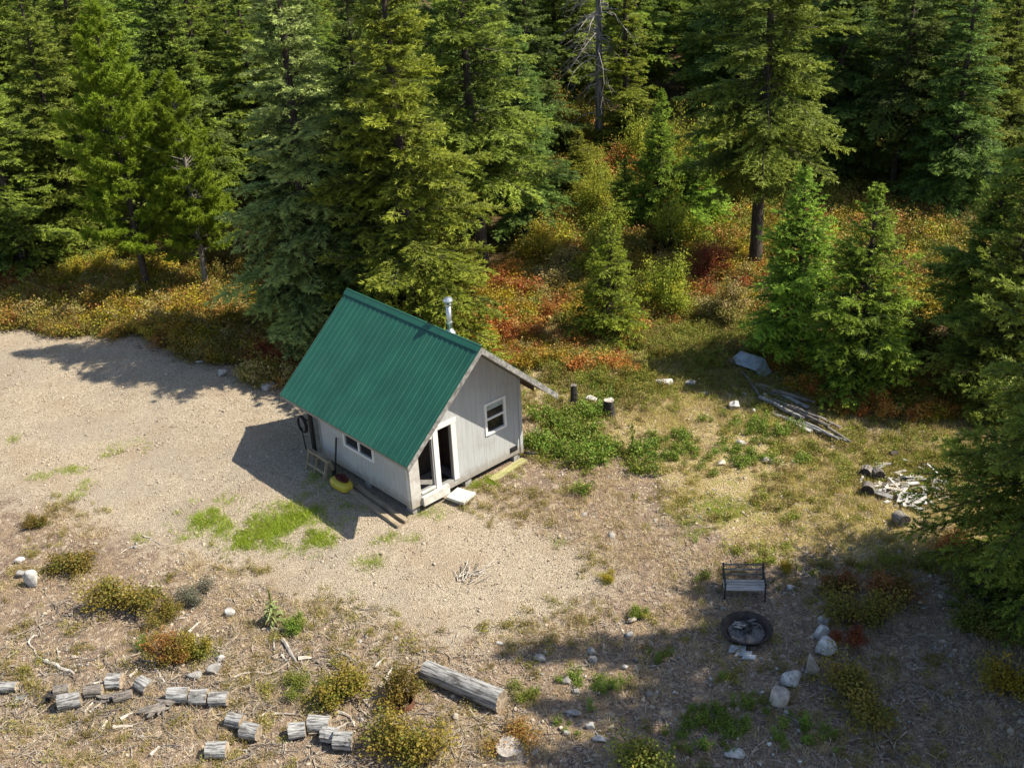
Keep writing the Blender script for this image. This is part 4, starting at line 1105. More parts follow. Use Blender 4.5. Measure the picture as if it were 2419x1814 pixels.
TB('broad lime sapling between the sapling bush and the golden bush far back', 1520, 370, 3.6, 1.6, 'sapling_lime', 1)
TB('yellow-green sapling in front of the drooping young fir', 1320, 520, 2.4, 1.2, 'sapling_lime', 1)
TB('golden shrub under the edge of the leaning-trunk fir', 1170, 570, 2.0, 1.3, 'shrub_gold', 0)
TB('straw-coloured shrub between the leaning-trunk fir and the small lone fir', 1215, 600, 1.7, 1.2, 'shrub_beige', 1)
TB('yellow-green sapling low on the shaded side of the snag', 1205, 330, 2.6, 1.2, 'sapling_lime', 1)
TB('lime-green sapling just in front of the tall yellow bush', 1275, 385, 2.2, 1.1, 'sapling_lime', 0)
TB('golden sapling between the snag and the sharp-tipped young fir', 1368, 340, 2.4, 1.2, 'shrub_gold', 1)
TB('lime sapling peeping over the drooping young fir', 1330, 430, 2.2, 1.1, 'sapling_lime', 0)
TB('yellow sapling on the far side of the broad young fir', 1540, 420, 2.6, 1.3, 'shrub_gold', 0)
TB('green-gold sapling in front of the dark wood beyond the bare-trunked fir', 1700, 400, 2.2, 1.4, 'sapling_lime', 1)
TB('pale green leafy sapling behind the small lone fir', 1290, 590, 2.8, 1.2, 'sapling_lime', 1)
TB('bright yellow bush under the bright pine', 318, 618, 1.6, 1.5, 'shrub_gold', 1)
TB('bright yellow bush between the corner fir and the bright pine', 195, 612, 1.5, 1.5, 'shrub_gold', 0)
TB('orange bush at the foot of the corner fir', 22, 632, 1.3, 0.9, 'shrub_orange', 1)
TB('olive leafy bush in front of the slim edge fir', 1965, 780, 2.4, 1.3, 'shrub_olive', 1)
TB('orange-tinted bush between the beige bush and the bare trunk', 1530, 600, 1.9, 1.1, 'shrub_red', 0)

# ------------------------------------------------------------------ stuff: scattered cover (geometry nodes)
SRC = {}
def src_obj(name, mesh):
    return bpy.data.objects.new(name, mesh)          # not linked: a shape for the scatterers only
def scatter(name, sources, P, scl, label=None, tilt=0.0, r=rng):
    n = len(P)
    m = bpy.data.meshes.new(name)
    m.vertices.add(n); m.vertices.foreach_set('co', np.ascontiguousarray(P, np.float32).ravel())
    a = m.attributes.new('rot', 'FLOAT_VECTOR', 'POINT')
    a.data.foreach_set('vector', np.stack([r.normal(0, tilt, n), r.normal(0, tilt, n), r.uniform(0, 6.283, n)], 1).astype(np.float32).ravel())
    a = m.attributes.new('scl', 'FLOAT', 'POINT'); a.data.foreach_set('value', np.asarray(scl, np.float32))
    a = m.attributes.new('pick', 'INT', 'POINT'); a.data.foreach_set('value', r.integers(0, len(sources), n).astype(np.int32))
    ng = bpy.data.node_groups.new(name, 'GeometryNodeTree')
    ng.interface.new_socket('Geometry', in_out='INPUT', socket_type='NodeSocketGeometry')
    ng.interface.new_socket('Geometry', in_out='OUTPUT', socket_type='NodeSocketGeometry')
    gi, go = ng.nodes.new('NodeGroupInput'), ng.nodes.new('NodeGroupOutput')
    iop = ng.nodes.new('GeometryNodeInstanceOnPoints')
    jn = ng.nodes.new('GeometryNodeJoinGeometry')
    for s in sources:
        oi = ng.nodes.new('GeometryNodeObjectInfo'); oi.inputs['Object'].default_value = s; oi.inputs['As Instance'].default_value = True
        ng.links.new(oi.outputs['Geometry'], jn.inputs[0])
    def at(nm, ty):
        q = ng.nodes.new('GeometryNodeInputNamedAttribute'); q.data_type = ty; q.inputs[0].default_value = nm
        return q.outputs[0]
    ng.links.new(gi.outputs[0], iop.inputs['Points']); ng.links.new(jn.outputs[0], iop.inputs['Instance'])
    iop.inputs['Pick Instance'].default_value = True
    ng.links.new(at('pick', 'INT'), iop.inputs['Instance Index'])
    e2r = ng.nodes.new('FunctionNodeEulerToRotation'); ng.links.new(at('rot', 'FLOAT_VECTOR'), e2r.inputs[0])
    ng.links.new(e2r.outputs[0], iop.inputs['Rotation']); ng.links.new(at('scl', 'FLOAT'), iop.inputs['Scale'])
    ng.links.new(iop.outputs[0], go.inputs[0])
    o = obj(name, m)
    md = o.modifiers.new('scatter', 'NODES'); md.node_group = ng
    kind(o, 'stuff')
    if label: o['label'] = label
    return o

def vnoise(P, sc, seed=0):
    """smooth value noise 0..1 at points"""
    r = np.random.default_rng(1000 + seed); g = r.uniform(0, 1, (64, 64))
    x, y = P[:, 0] * sc + 31.7, P[:, 1] * sc + 17.3
    xi, yi = np.floor(x).astype(int), np.floor(y).astype(int); fx, fy = x - xi, y - yi
    fx, fy = fx * fx * (3 - 2 * fx), fy * fy * (3 - 2 * fy)
    a = lambda i, j: g[(xi + i) % 64, (yi + j) % 64]
    return (a(0, 0) * (1 - fx) + a(1, 0) * fx) * (1 - fy) + (a(0, 1) * (1 - fx) + a(1, 1) * fx) * fy
def fbm(P, sc, seed=0): return 0.55 * vnoise(P, sc, seed) + 0.3 * vnoise(P, sc * 2.3, seed + 1) + 0.15 * vnoise(P, sc * 5.1, seed + 2)

def in_cabin(P, pad=0.1):
    q = np.c_[P, np.zeros(len(P))] - CO
    a, b = q @ cu, q @ cv
    return (a > -HL - pad) & (a < pad) & (b > -pad) & (b < HW + pad)

def cast(n, x0, x1, y0, y1, r=rng):
    P = np.stack([r.uniform(x0, x1, n), r.uniform(y0, y1, n)], 1)
    d = P[:, 1]
    P = P[np.abs(P[:, 0]) < 0.50 * d + 2.5]
    return P[~in_cabin(P)]
def lift(P, dz=0.0): return np.c_[P, gz(P[:, 0], P[:, 1]) + dz]

def tuft(seed, n, h, spread, w, lean=0.5):
    r = np.random.default_rng(seed)
    P = np.c_[r.normal(0, spread, (n, 2)), np.full(n, -0.01)]
    D = unit(np.c_[r.normal(0, lean, (n, 2)), np.ones(n)])
    v = blades(P, D, h, w, r)
    return v, np.arange(3 * n).reshape(-1, 3), np.clip(r.uniform(0, 1, n), 0, 1)
def tuft_src(name, mat, seed, n, h, spread, w, lean=0.5):
    v, f, val = tuft(seed, n, h, spread, w, lean)
    return src_obj(name, mesh_np(name, v, f, [FOL[mat]], {'v': ('FACE', val)}))

def ico(sub):
    import bmesh
    b = bmesh.new(); bmesh.ops.create_icosphere(b, subdivisions=sub, radius=1.0)
    v = np.array([q.co[:] for q in b.verts]); f = np.array([[q.index for q in p.verts] for p in b.faces]); b.free()
    return v, f
ICO1, ICO3 = ico(1), ico(3)
def pebble_src(seed, mat):
    r = np.random.default_rng(seed)
    v = ICO1[0] * r.uniform(0.7, 1.15, (len(ICO1[0]), 1)) * np.array([1, r.uniform(0.6, 0.9), r.uniform(0.45, 0.7)])
    return src_obj('pebble', mesh_np('pebble', v, ICO1[1], [mat]))
MAT['peb_a'] = surf('pebble_pale', (0.28, 0.23, 0.17), (0.54, 0.46, 0.35), 3, rough=0.9, bump=0.0)
MAT['peb_b'] = surf('pebble_dull', (0.18, 0.145, 0.105), (0.38, 0.31, 0.225), 3, rough=0.9, bump=0.0)
PEB = [pebble_src(301 + k, MAT['peb_a'] if k % 2 == 0 else MAT['peb_b']) for k in range(4)]
P = cast(150000, -26, 14, 17, 44)
P = P[rng.random(len(P)) < np.clip(0.35 + (sdist(P, WG) + (fbm(P, 0.8, 4) - 0.5) * 3.0) / 2.5, 0, 1) * np.clip(0.35 + 1.3 * fbm(P, 0.4, 6), 0, 1)]
scatter('gravel', PEB, lift(P, 0.004), rng.gamma(1.8, 0.008, len(P)) + 0.007, 'loose pale gravel spread over the clearing', 0.6)
P = cast(26000, -13, 16, 14.5, 34)
P = P[(sdist(P, WG) < 0.3) & (fbm(P, 0.6, 9) > 0.42)]
scatter('rubble', [pebble_src(311 + k, MAT['peb_a'] if k else MAT['rock_grey']) for k in range(3)], lift(P, 0.004), rng.gamma(1.4, 0.013, len(P)) + 0.010, 'small stones and clods strewn over the bare dirt', 0.6)

# chips and twig litter
def chips(seed, n):
    r = np.random.default_rng(seed); mb = MB(); 
    for k in range(n):
        a = r.uniform(0, 6.28); L = r.uniform(0.05, 0.22); c = r.normal(0, 0.22, 2)
        d = np.array([math.cos(a), math.sin(a)]) * L / 2
        mb.beam((*(c - d), 0.01), (*(c + d), 0.012 + r.uniform(0, 0.05)), r.uniform(0.006, 0.02), 0.008)
    return src_obj('chips', mb.mesh('chips', MAT['chip']))
P = cast(4200, -13, 13, 14.2, 27)
P = P[(sdist(P, WG) < 0.2) & (fbm(P, 0.5, 21) > 0.45)]
scatter('litter', [chips(331 + k, 7) for k in range(4)], lift(P), rng.uniform(0.5, 1.25, len(P)), 'bleached wood chips and twig litter on the dirt', 0.05)

def twigs_src(seed, n):
    r = np.random.default_rng(seed); mb = MB()
    for k in range(n):
        a = r.uniform(0, 6.28); L = r.uniform(0.25, 0.8); c = np.r_[r.normal(0, 0.3, 2), 0.015]
        pts = [c + np.array([math.cos(a + q * 0.5) * L * q, math.sin(a + q * 0.5) * L * q, r.uniform(0, 0.05)]) for q in (-0.5, -0.15, 0.2, 0.5)]
        mb.tube(pts, [0.013, 0.012, 0.009, 0.004], 4)
    return src_obj('twigs', mb.mesh('twigs', MAT['chip'] if seed % 2 else MAT['weathered_dark']))
P = np.concatenate([G(x, y)[:2] + rng.normal(0, 1, (n, 2)) * np.array([sx, sy]) for x, y, sx, sy, n in
    [(200, 1510, 2.2, 0.7, 70), (60, 1560, 1.6, 0.9, 50), (420, 1540, 1.8, 0.5, 40), (620, 1410, 1.0, 0.7, 40), (700, 1590, 1.4, 0.5, 36), (380, 1460, 1.2, 0.6, 26), (1050, 1620, 0.8, 0.5, 26), (1600, 1590, 2.5, 1.0, 30), (1900, 1600, 1.6, 0.9, 40), (1700, 850, 1.2, 0.8, 20), (100, 1420, 1.5, 1.0, 24), (850, 1430, 1.2, 0.8, 20)]])
scatter('twig_litter', [twigs_src(335 + k, 5) for k in range(4)], lift(P), rng.uniform(0.5, 1.2, len(P)), 'tangled dead twigs round the log rounds', 0.06)
# dry straw over dirt and meadow
DRY = [tuft_src('dry_tuft', 'grass_dry', 341 + k, 16, 0.17, 0.06, 0.012, 1.1) for k in range(3)]
P = cast(60000, -14, 17, 14.2, 36)
sg = sdist(P, WG); nn = fbm(P, 0.55, 31)
P = P[(sg < 0.4) & (nn > 0.40) & (rng.random(len(P)) < np.clip((nn - 0.42) * 3, 0.03, 0.8))]
scatter('dry_grass', DRY, lift(P), rng.uniform(0.5, 1.25, len(P)), 'thin dry straw lying over the dirt', 0.2)
YEL = [tuft_src('yellow_tuft', 'grass_yellow', 351 + k, 16, 0.20, 0.10, 0.014, 1.0) for k in range(3)]
P = cast(60000, -4, 24, 22, 44)
sm = sdist(P, WM); nn = fbm(P, 0.45, 41)
P = P[(sm > -0.6) & (rng.random(len(P)) < np.clip((nn - 0.38) * 2.2 + np.clip(P[:, 1] - 29, 0, 6) * 0.04, 0, 0.7))]
SPR = []
for k, mn in enumerate(['shrub_green', 'shrub_beige', 'shrub_green']):
    ms = shrub(381 + k, 0.22, 0.24, 170, (0.045, 0.03), 14, 0.1)[1]; ms.materials[0] = FOL[mn]; SPR.append(src_obj('sprig', ms))
Q = cast(22000, -4, 24, 22, 44)
Q = Q[(sdist(Q, WM) > -0.6) & (rng.random(len(Q)) < np.clip((fbm(Q, 0.6, 45) - 0.40) * 3 + np.clip(Q[:, 1] - 29, 0, 6) * 0.05, 0, 0.9))]
scatter('meadow_herbs', SPR, lift(Q), rng.uniform(0.5, 1.2, len(Q)), 'low yellow-green herbs over the open ground beyond the cabin', 0.15)
scatter('meadow_grass', YEL, lift(P), rng.uniform(0.45, 1.2, len(P)), 'yellowing grass on the open ground beyond the cabin', 0.15)

HRB = []
for k, mn in enumerate(['shrub_beige', 'shrub_olive', 'shrub_beige']):
    ms = shrub(391 + k, 0.25, 0.25, 150, (0.045, 0.022), 16, 0.05)[1]; ms.materials[0] = FOL[mn]; HRB.append(src_obj('sprig', ms))
P = cast(7000, -14, 16, 14.2, 31)
P = P[(sdist(P, WG) < 0.9) & (rng.random(len(P)) < np.clip((fbm(P, 0.5, 61) - 0.42) * 4, 0.02, 0.8))]
scatter('dry_herbs', HRB, lift(P), rng.uniform(0.35, 1.1, len(P)), 'withered herbs and twigs between the bushes on the dirt', 0.2)
# green grass patches, given where they grow in the clearing
GRN = [tuft_src('green_tuft', 'grass_green', 361 + k, 18, 0.15, 0.10, 0.014, 1.1) for k in range(3)]
def patches(L, dens, r=rng):
    out = []
    for x, y, rx, ry in L:
        c = G(x, y)[:2]; n = int(dens * rx * ry * 3.2)
        q = c + r.normal(0, 0.5, (n, 2)) * np.array([rx, ry])
        out.append(q[fbm(q, 1.6, 51) > 0.42])
    P = np.concatenate(out); return P[~in_cabin(P, 0.02)]
P = patches([(455, 1105, 0.9, 0.8), (505, 1125, 0.9, 0.8), (560, 1165, 1.0, 0.7), (620, 1150, 1.1, 1.0), (640, 1110, 0.7, 0.8), (690, 1165, 0.6, 0.5),
             (1055, 1040, 0.8, 0.5), (1010, 1055, 0.5, 0.4)], 110)
scatter('grass_patch', GRN, lift(P), rng.uniform(0.6, 1.3, len(P)), 'bright green grass patch on the gravel by the cabin shadow', 0.15)
P = patches([(258, 968, 0.9, 0.5), (165, 1070, 0.35, 0.35), (180, 1045, 0.35, 0.3), (30, 955, 0.3, 0.25), (90, 1030, 0.3, 0.3), (150, 1020, 0.7, 0.4), (800, 1215, 0.5, 0.4), (830, 1160, 0.4, 0.3),
             (880, 1165, 0.5, 0.3), (780, 1275, 0.25, 0.3), (385, 1160, 0.3, 0.25), (310, 1160, 0.3, 0.3), (1560, 1100, 1.4, 0.8), (1500, 1150, 0.5, 0.5), (920, 1110, 0.7, 0.3),
             (1210, 1165, 0.35, 0.25), (745, 1140, 0.4, 0.6), (590, 1480, 0.3, 0.3), (1240, 1060, 0.5, 0.3), (700, 1030, 0.6, 0.6), (690, 1060, 0.5, 0.5), (770, 1090, 0.6, 0.4)], 60)
scatter('sparse_grass', GRN, lift(P), rng.uniform(0.45, 1.0, len(P)), 'thin green grass tufts scattered over the gravel', 0.15)

# leafy weeds
WEED = [src_obj('weed', shrub(371 + k, 0.42, 0.30, 240, (0.065, 0.035), 12, 0.1)[1]) for k in range(3)]
for w in WEED: w.data.materials[0] = FOL['weed_green']
P = patches([(1180, 960, 1.3, 1.0), (1250, 985, 1.4, 0.9), (1330, 985, 1.4, 0.8), (1250, 920, 1.3, 0.9), (1385, 1015, 0.6, 0.5), (1280, 890, 1.0, 0.6), (1255, 1065, 0.4, 0.2)], 13)
scatter('weeds', WEED + SPR, lift(P), rng.uniform(0.6, 1.5, len(P)), 'leafy green weed patch beside the windowed gable', 0.1)
P = patches([(1500, 985, 1.2, 0.6), (1620, 990, 1.4, 0.7), (1450, 950, 1.0, 0.8), (1700, 930, 1.4, 0.6), (1620, 920, 1.5, 0.6), (1330, 850, 1.0, 0.5)], 12)
scatter('weed_tufts', WEED, lift(P), rng.uniform(0.4, 1.0, len(P)), 'green weed tufts in the yellowing grass', 0.1)
P = patches([(1450, 1415, 0.6, 0.3), (1270, 1480, 0.8, 0.4), (1480, 1590, 1.0, 0.7), (1560, 1560, 0.9, 0.6), (1330, 1480, 0.6, 0.4), (1510, 1250, 0.3, 0.2), (1520, 1170, 0.5, 0.3), (1240, 1575, 0.4, 0.5), (1750, 1600, 0.9, 0.6), (1600, 1520, 0.8, 0.5)], 16)
scatter('shade_weeds', WEED, lift(P), rng.uniform(0.3, 0.75, len(P)), 'dark green weeds in the shade round the fire pit', 0.1)

# undergrowth by colour
def under(name, mats, polyd, n, seed, thr, smin, smax, label, tone=0):
    S = []
    for k, mname in enumerate(mats):
        ms = shrub(seed + k, 0.55, 0.45, 800, (0.055, 0.036), 20, 0.1)[1]
        ms.materials[0] = FOL[mname]; S.append(src_obj('sprig', ms))
    pl = wpoly(polyd)
    lo, hi = pl.min(0), pl.max(0)
    P = np.stack([rng.uniform(lo[0], hi[0], n), rng.uniform(lo[1], hi[1], n)], 1)
    P = P[(sdist(P, pl) + (fbm(P, 0.5, seed) - 0.5) * 3 > 0) & (0.5 * fbm(P, 0.28, seed + 3) + 0.5 * fbm(P, 0.75, seed + 9) > thr) & ~in_cabin(P, 0.5) & (sdist(P, WG) < 0.1)]
    return scatter(name, S, lift(P), rng.uniform(smin, smax, len(P)), label, 0.1)
under('orange_undergrowth', ['shrub_orange', 'shrub_beige', 'shrub_rust', 'shrub_gold', 'shrub_green'], [(980, 560), (1300, 560), (1620, 560), (1640, 680), (1340, 720), (1340, 800), (1180, 800), (1060, 740), (990, 690)], 5200, 401, 0.47, 0.5, 1.7, 'orange and rust autumn undergrowth behind the cabin')
under('orange_thicket', ['shrub_orange', 'shrub_gold', 'shrub_orange', 'shrub_beige'], [(1050, 700), (1290, 715), (1355, 770), (1335, 818), (1200, 812), (1100, 770)], 700, 407, 0.25, 0.4, 1.0, 'orange and yellow low shrubs close behind the cabin')
under('pale_undergrowth', ['shrub_beige', 'shrub_green', 'grass_yellow' if False else 'shrub_olive'], [(1300, 680), (1640, 640), (1700, 760), (1560, 800), (1340, 860), (1240, 840), (1160, 800)], 2200, 411, 0.42, 0.4, 0.95, 'pale green and straw undergrowth beyond the stumps')
under('track_undergrowth', ['shrub_gold', 'shrub_olive', 'shrub_rust', 'shrub_beige'], [(-200, 590), (330, 600), (560, 640), (690, 740), (640, 840), (520, 800), (330, 745), (200, 705), (-200, 695)], 6000, 421, 0.43, 0.5, 1.8, 'yellow and brown undergrowth at the wood edge beyond the track')
under('glade_undergrowth', ['shrub_gold', 'shrub_green', 'shrub_olive', 'shrub_oldgold', 'shrub_rust', 'sapling_lime'], [(1120, 240), (1560, 250), (1760, 330), (2100, 560), (2300, 700), (1900, 700), (1640, 560), (1180, 560)], 7500, 431, 0.44, 0.7, 2.1, 'mixed yellow undergrowth in the glade round the snag')
under('edge_undergrowth', ['shrub_olive', 'shrub_green', 'shrub_orange', 'shrub_gold'], [(1640, 760), (1960, 800), (2230, 860), (2260, 930), (2000, 900), (1840, 880), (1700, 830)], 1300, 441, 0.40, 0.5, 1.2, 'olive undergrowth along the foot of the young firs')
under('dim_undergrowth', ['shrub_olive', 'shrub_beige', 'shrub_olive', 'shrub_green'], [(1500, 120), (2300, 120), (2400, 560), (2100, 600), (1740, 440), (1500, 330)], 5200, 461, 0.40, 0.7, 1.7, 'dim brown undergrowth below the firs of the dark wood')
under('forest_undergrowth', ['shrub_olive', 'shrub_green', 'shrub_oldgold'], [(-500, 250), (1150, 250), (1150, 600), (690, 640), (-300, 600)], 5000, 451, 0.44, 0.6, 1.6, 'dim undergrowth on the forest floor')

# ------------------------------------------------------------------ rocks
def rock_mesh(seed, sx, sy, sz, mat, rough=0.12, facets=14):
    r = np.random.default_rng(seed)
    v = ICO3[0].copy()
    N = unit(r.normal(size=(facets, 3))); off = r.uniform(0.50, 0.80, facets)
    for n_, o_ in zip(N, off):
        d = v @ n_; k = d > o_
        v[k] -= n_ * (d[k] - o_)[:, None]
    ph = r.uniform(0, 6.28, 9)
    v *= 1 + rough * 0.14 * (np.sin(v[:, 0] * 5 + ph[0]) * np.sin(v[:, 1] * 6 + ph[1]) + 0.6 * np.sin(v[:, 2] * 9 + v[:, 0] * 7 + ph[2]))[:, None] + r.normal(0, 0.012, (len(v), 1))
    v *= np.array([sx, sy, sz])
    v[:, 2] -= v[:, 2].min() + 0.22 * sz
    return mesh_np('rock', v, ICO3[1], [mat])
def rock(label, x, y, w, d, h, mat='rock', rz=0.0, name='rock', cat='rock', group=None, seed=[500]):
    seed[0] += 1
    o = obj(name, rock_mesh(seed[0], w / 2, d / 2, h / 1.6, MAT[mat]), None, GP(x, y, h * 0.3), rz)
    return tag(o, label, cat, group)
ROW = 'pale rocks in a row beside the fire pit'
rock('flat pale rock topping the row beside the fire pit', 1777, 1340, 0.46, 0.30, 0.26, rz=0.2, group=ROW)
rock('blackened rock second from the top of the row beside the fire pit', 1775, 1368, 0.40, 0.40, 0.34, rz=1.0, group=ROW)
rock('largest black-streaked rock in the row beside the fire pit', 1782, 1402, 0.55, 0.62, 0.50, rz=0.4, group=ROW)
rock('tan pointed rock in the row beside the broad olive-gold bush', 1753, 1445, 0.36, 0.46, 0.52, 'rock_tan', 0.2, group=ROW)
rock('split white rock behind the rounded boulder', 1709, 1474, 0.62, 0.44, 0.34, rz=0.5, group=ROW)
rock('rounded pale boulder ending the row of rocks', 1681, 1506, 0.62, 0.58, 0.50, 'rock_tan', 0.1, group=ROW)
rock('flat three-cornered white rock at the bottom of the picture', 1588, 1620, 0.52, 0.42, 0.20, rz=0.4)
rock('large white boulder on the dirt beside the olive bushes', 70, 1255, 0.44, 0.52, 0.46, rz=0.4)
rock('small white stone uphill of the large white boulder', 41, 1208, 0.34, 0.28, 0.22, rz=0.9)
rock('grey stone touching the large white boulder', 46, 1240, 0.34, 0.3, 0.2, 'rock_grey')
rock('white bleached rock behind the bent metal sheet', 1562, 772, 0.55, 0.32, 0.24, rz=0.3)
rock('broad black-and-white rock in the grass shade', 1431, 828, 0.85, 0.55, 0.34, rz=0.1)
rock('grey stone between the broad rock and the metal sheet', 1492, 826, 0.42, 0.3, 0.2, 'rock_grey')
rock('low grey stone in the grass below the metal sheet', 1522, 848, 0.4, 0.3, 0.16, 'rock_grey')
rock('speckled white rock at the end of the pole heap', 1584, 878, 0.55, 0.42, 0.32, rz=0.4)
rock('small white stone beside the pole heap', 1628, 888, 0.24, 0.2, 0.16)
rock('upright white chip above the pole heap', 1607, 850, 0.16, 0.18, 0.22)
rock('rusty white stone lying against the poles', 1651, 855, 0.26, 0.2, 0.18, 'rock_tan')
rock('pale stone in the grass between the stumps and the broad rock', 1390, 860, 0.3, 0.22, 0.12)
rock('pale rock between the two stumps', 1278, 862, 0.5, 0.34, 0.2)
rock('white stone low in the weeds at the meadow edge', 1600, 957, 0.36, 0.3, 0.16)
rock('tan stone at the edge of the meadow', 1656, 992, 0.5, 0.4, 0.2, 'rock_tan')
rock('low tan stone on the bare patch of the meadow', 1558, 1000, 0.4, 0.3, 0.14, 'rock_tan')
rock('grey cobble balanced above another near the shade edge', 1279, 1404, 0.24, 0.22, 0.24, 'rock_grey')
rock('grey cobble lying below its twin near the shade edge', 1281, 1422, 0.24, 0.2, 0.2, 'rock_grey')
rock('flat grey stone in the shade near the big log', 1223, 1464, 0.32, 0.24, 0.16, 'rock_grey')
rock('small grey stone downhill of the flat grey stone', 1244, 1488, 0.2, 0.2, 0.16, 'rock_grey')
rock('long grey stone in the shade beyond the big log', 1236, 1535, 0.42, 0.2, 0.16, 'rock_grey', -0.3)
rock('oval white stone near the large yellow-green bush', 1275, 1563, 0.26, 0.2, 0.16)
rock('little white stone near the pale cut stump', 1223, 1578, 0.18, 0.18, 0.14)
rock('slanting pale stone beside the large yellow-green bush', 1293, 1588, 0.4, 0.2, 0.14, rz=-0.5)
rock('pale stone on the gravel end above the big log', 1081, 1388, 0.24, 0.16, 0.1)
rock('round pinkish stone between the big log and the pale cut stump', 984, 1548, 0.22, 0.2, 0.18, 'rock_tan')
rock('dusty boulder in the loose stones at the shade edge', 1168, 1418, 0.34, 0.3, 0.2, 'rock_grey')
rock('white stone in the cluster inside the shade', 1349, 1438, 0.2, 0.16, 0.14)
rock('pale angular stone below the olive tuft bush', 1364, 1340, 0.26, 0.2, 0.14, 'rock_tan')
rock('grey stone next to the olive tuft bush', 1360, 1368, 0.24, 0.22, 0.18, 'rock_grey')
rock('white flat stone near the bench and orange bush', 1708, 1262, 0.3, 0.24, 0.14)
rock('round white stone beside the mullein', 496, 1322, 0.3, 0.26, 0.24)
rock('small white stone by the flat three-cornered rock', 1663, 1606, 0.14, 0.12, 0.12)
rock('flat grey slab under the orange bush', 418, 1462, 0.60, 0.28, 0.18, 'rock_grey', 0.0)
rock('tilted grey slab beside the rusty gold bush', 462, 1450, 0.42, 0.3, 0.26, 'rock_grey', 0.6)
rock('pale slab end behind the rusty gold bush', 474, 1422, 0.3, 0.24, 0.16, 'rock_grey', 0.2)
rock('dark earthy boulder in the shade of the track, nearer the roof', 578, 836, 0.75, 0.5, 0.28, 'rock_grey')
rock('dark stone in the shade of the track, farther from the roof', 480, 814, 0.4, 0.3, 0.26, 'rock_grey')
rock('pale stone at the sunny patch of the shaded track', 432, 786, 0.4, 0.2, 0.10)
SM = 'fist-sized stones strewn round the fire pit'
rs = random.Random(17)
for k in range(70):
    x, y = rs.uniform(1100, 1760), rs.uniform(1370, 1650)
    if math.hypot(x - 1612, (y - 1362) * 1.3) < 75 or math.hypot(x - 1440, y - 1620) < 100: continue
    s_ = rs.uniform(0.06, 0.15)
    rock('fist-sized stone strewn on the shaded dirt near the fire pit', x, y, s_, s_ * 0.8, s_ * 0.7, rs.choice(['rock', 'rock_tan', 'rock_grey']), rs.uniform(0, 3), 'stone', 'stone', SM)
for k, (x, y, w, d, lab) in enumerate([(1592, 1408, 0.42, 0.20, 'longest slate slab leaning beside the fire pit'), (1606, 1418, 0.40, 0.13, 'narrow slate slab in the middle of the stack by the fire pit'), (1617, 1426, 0.34, 0.12, 'lowest slate slab of the stack by the fire pit')]):
    mb = MB(); mb.hexa([(-w / 2, -d / 2, 0), (w / 2 - 0.03, -d / 2, 0), (w / 2, d / 2, 0), (-w / 2 + 0.05, d / 2, 0), (-w / 2, -d / 2, 0.05), (w / 2 - 0.03, -d / 2, 0.05), (w / 2, d / 2, 0.05), (-w / 2 + 0.05, d / 2, 0.05)])
    o = tag(obj('slate_slab', mb.mesh('slate_slab', MAT['slate']), None, GP(x, y) + np.array([0, 0, 0.02]), -0.15), lab, 'stone slab', 'slate slabs by the fire pit')
    o.rotation_euler.x = 0.25

# ------------------------------------------------------------------ logs, stumps, sticks
def log_mesh(seed, L, rad, side, end, taper=1.0, ns=9, n=26, crack=0.06):
    r = np.random.default_rng(seed); mb = MB()
    ph = r.uniform(0, 6.28, 4); notch = r.integers(0, n, 4)
    prof = 1 + 0.05 * np.sin(np.linspace(0, 4 * np.pi, n, endpoint=False) + ph[0]) + r.normal(0, 0.015, n)
    for q in notch: prof[q] -= crack * r.uniform(0.6, 1.6)
    o = 0; bow = r.normal(0, 0.01 * L)
    for i in range(ns):
        t = i / (ns - 1); x = (t - 0.5) * L
        rr = rad * (1 + (taper - 1) * t) * (1 + 0.03 * math.sin(5 * t + ph[1]))
        for j in range(n):
            q = 2 * math.pi * j / n; k = prof[j] + r.normal(0, 0.010)
            xx = x + (r.normal(0, 0.006) if i in (0, ns - 1) else 0)
            mb.v.append((xx, rr * k * math.cos(q), rr * k * math.sin(q) + bow * math.sin(math.pi * t)))
    for i in range(ns - 1):
        for j in range(n):
            mb.f.append((i * n + j, i * n + (j + 1) % n, (i + 1) * n + (j + 1) % n, (i + 1) * n + j)[::-1]); mb.m.append(0)
    for i, rev in ((0, False), (ns - 1, True)):
        c = len(mb.v); t = i / (ns - 1)
        mb.v.append(((t - 0.5) * L, 0, 0))
        for j in range(n):
            a, b = i * n + j, i * n + (j + 1) % n
            mb.f.append((c, b, a) if rev else (c, a, b)); mb.m.append(1)
    return mb.mesh('log', side, end)
def log(label, x, y, L, rad, rz, side='weathered', end='end_grain', name='log_round', cat='log', group=None, pitch=0.0, seed=[700], z=None, taper=1.0, roll=None):
    seed[0] += 1
    p = G(x, y, rad * 0.95); zz = float(gz(p[0], p[1])) + (rad * 0.93 if z is None else z)
    if name == 'log_round': L, rad = L * 0.96, rad * 0.9
    o = obj(name, log_mesh(seed[0], L, rad, MAT[side], MAT[end], taper), None, (p[0], p[1], zz))
    o.rotation_euler = (random.uniform(0, 6) if roll is None else roll, pitch, rz)
    return tag(o, label, cat, group)
LR = 'grey firewood rounds lying on the dirt'
log('grey log round cut by the picture edge', 10, 1480, 0.62, 0.15, -0.05, group=LR)
log('topmost grey round of the loose woodpile, bright side up', 250, 1478, 0.36, 0.20, -0.05, group=LR)
log('tilted dark grey round at the near end of the loose woodpile', 312, 1487, 0.36, 0.19, -0.55, group=LR, pitch=0.15)
log('rotten round at the far end of the loose woodpile', 135, 1496, 0.36, 0.16, 0.2, 'weathered_dark', group=LR)
log('large broken grey round in front of the woodpile', 152, 1520, 0.52, 0.20, 0.25, group=LR)
log('brown barky round in the middle of the loose woodpile', 205, 1500, 0.42, 0.17, 0.1, 'weathered_dark', group=LR)
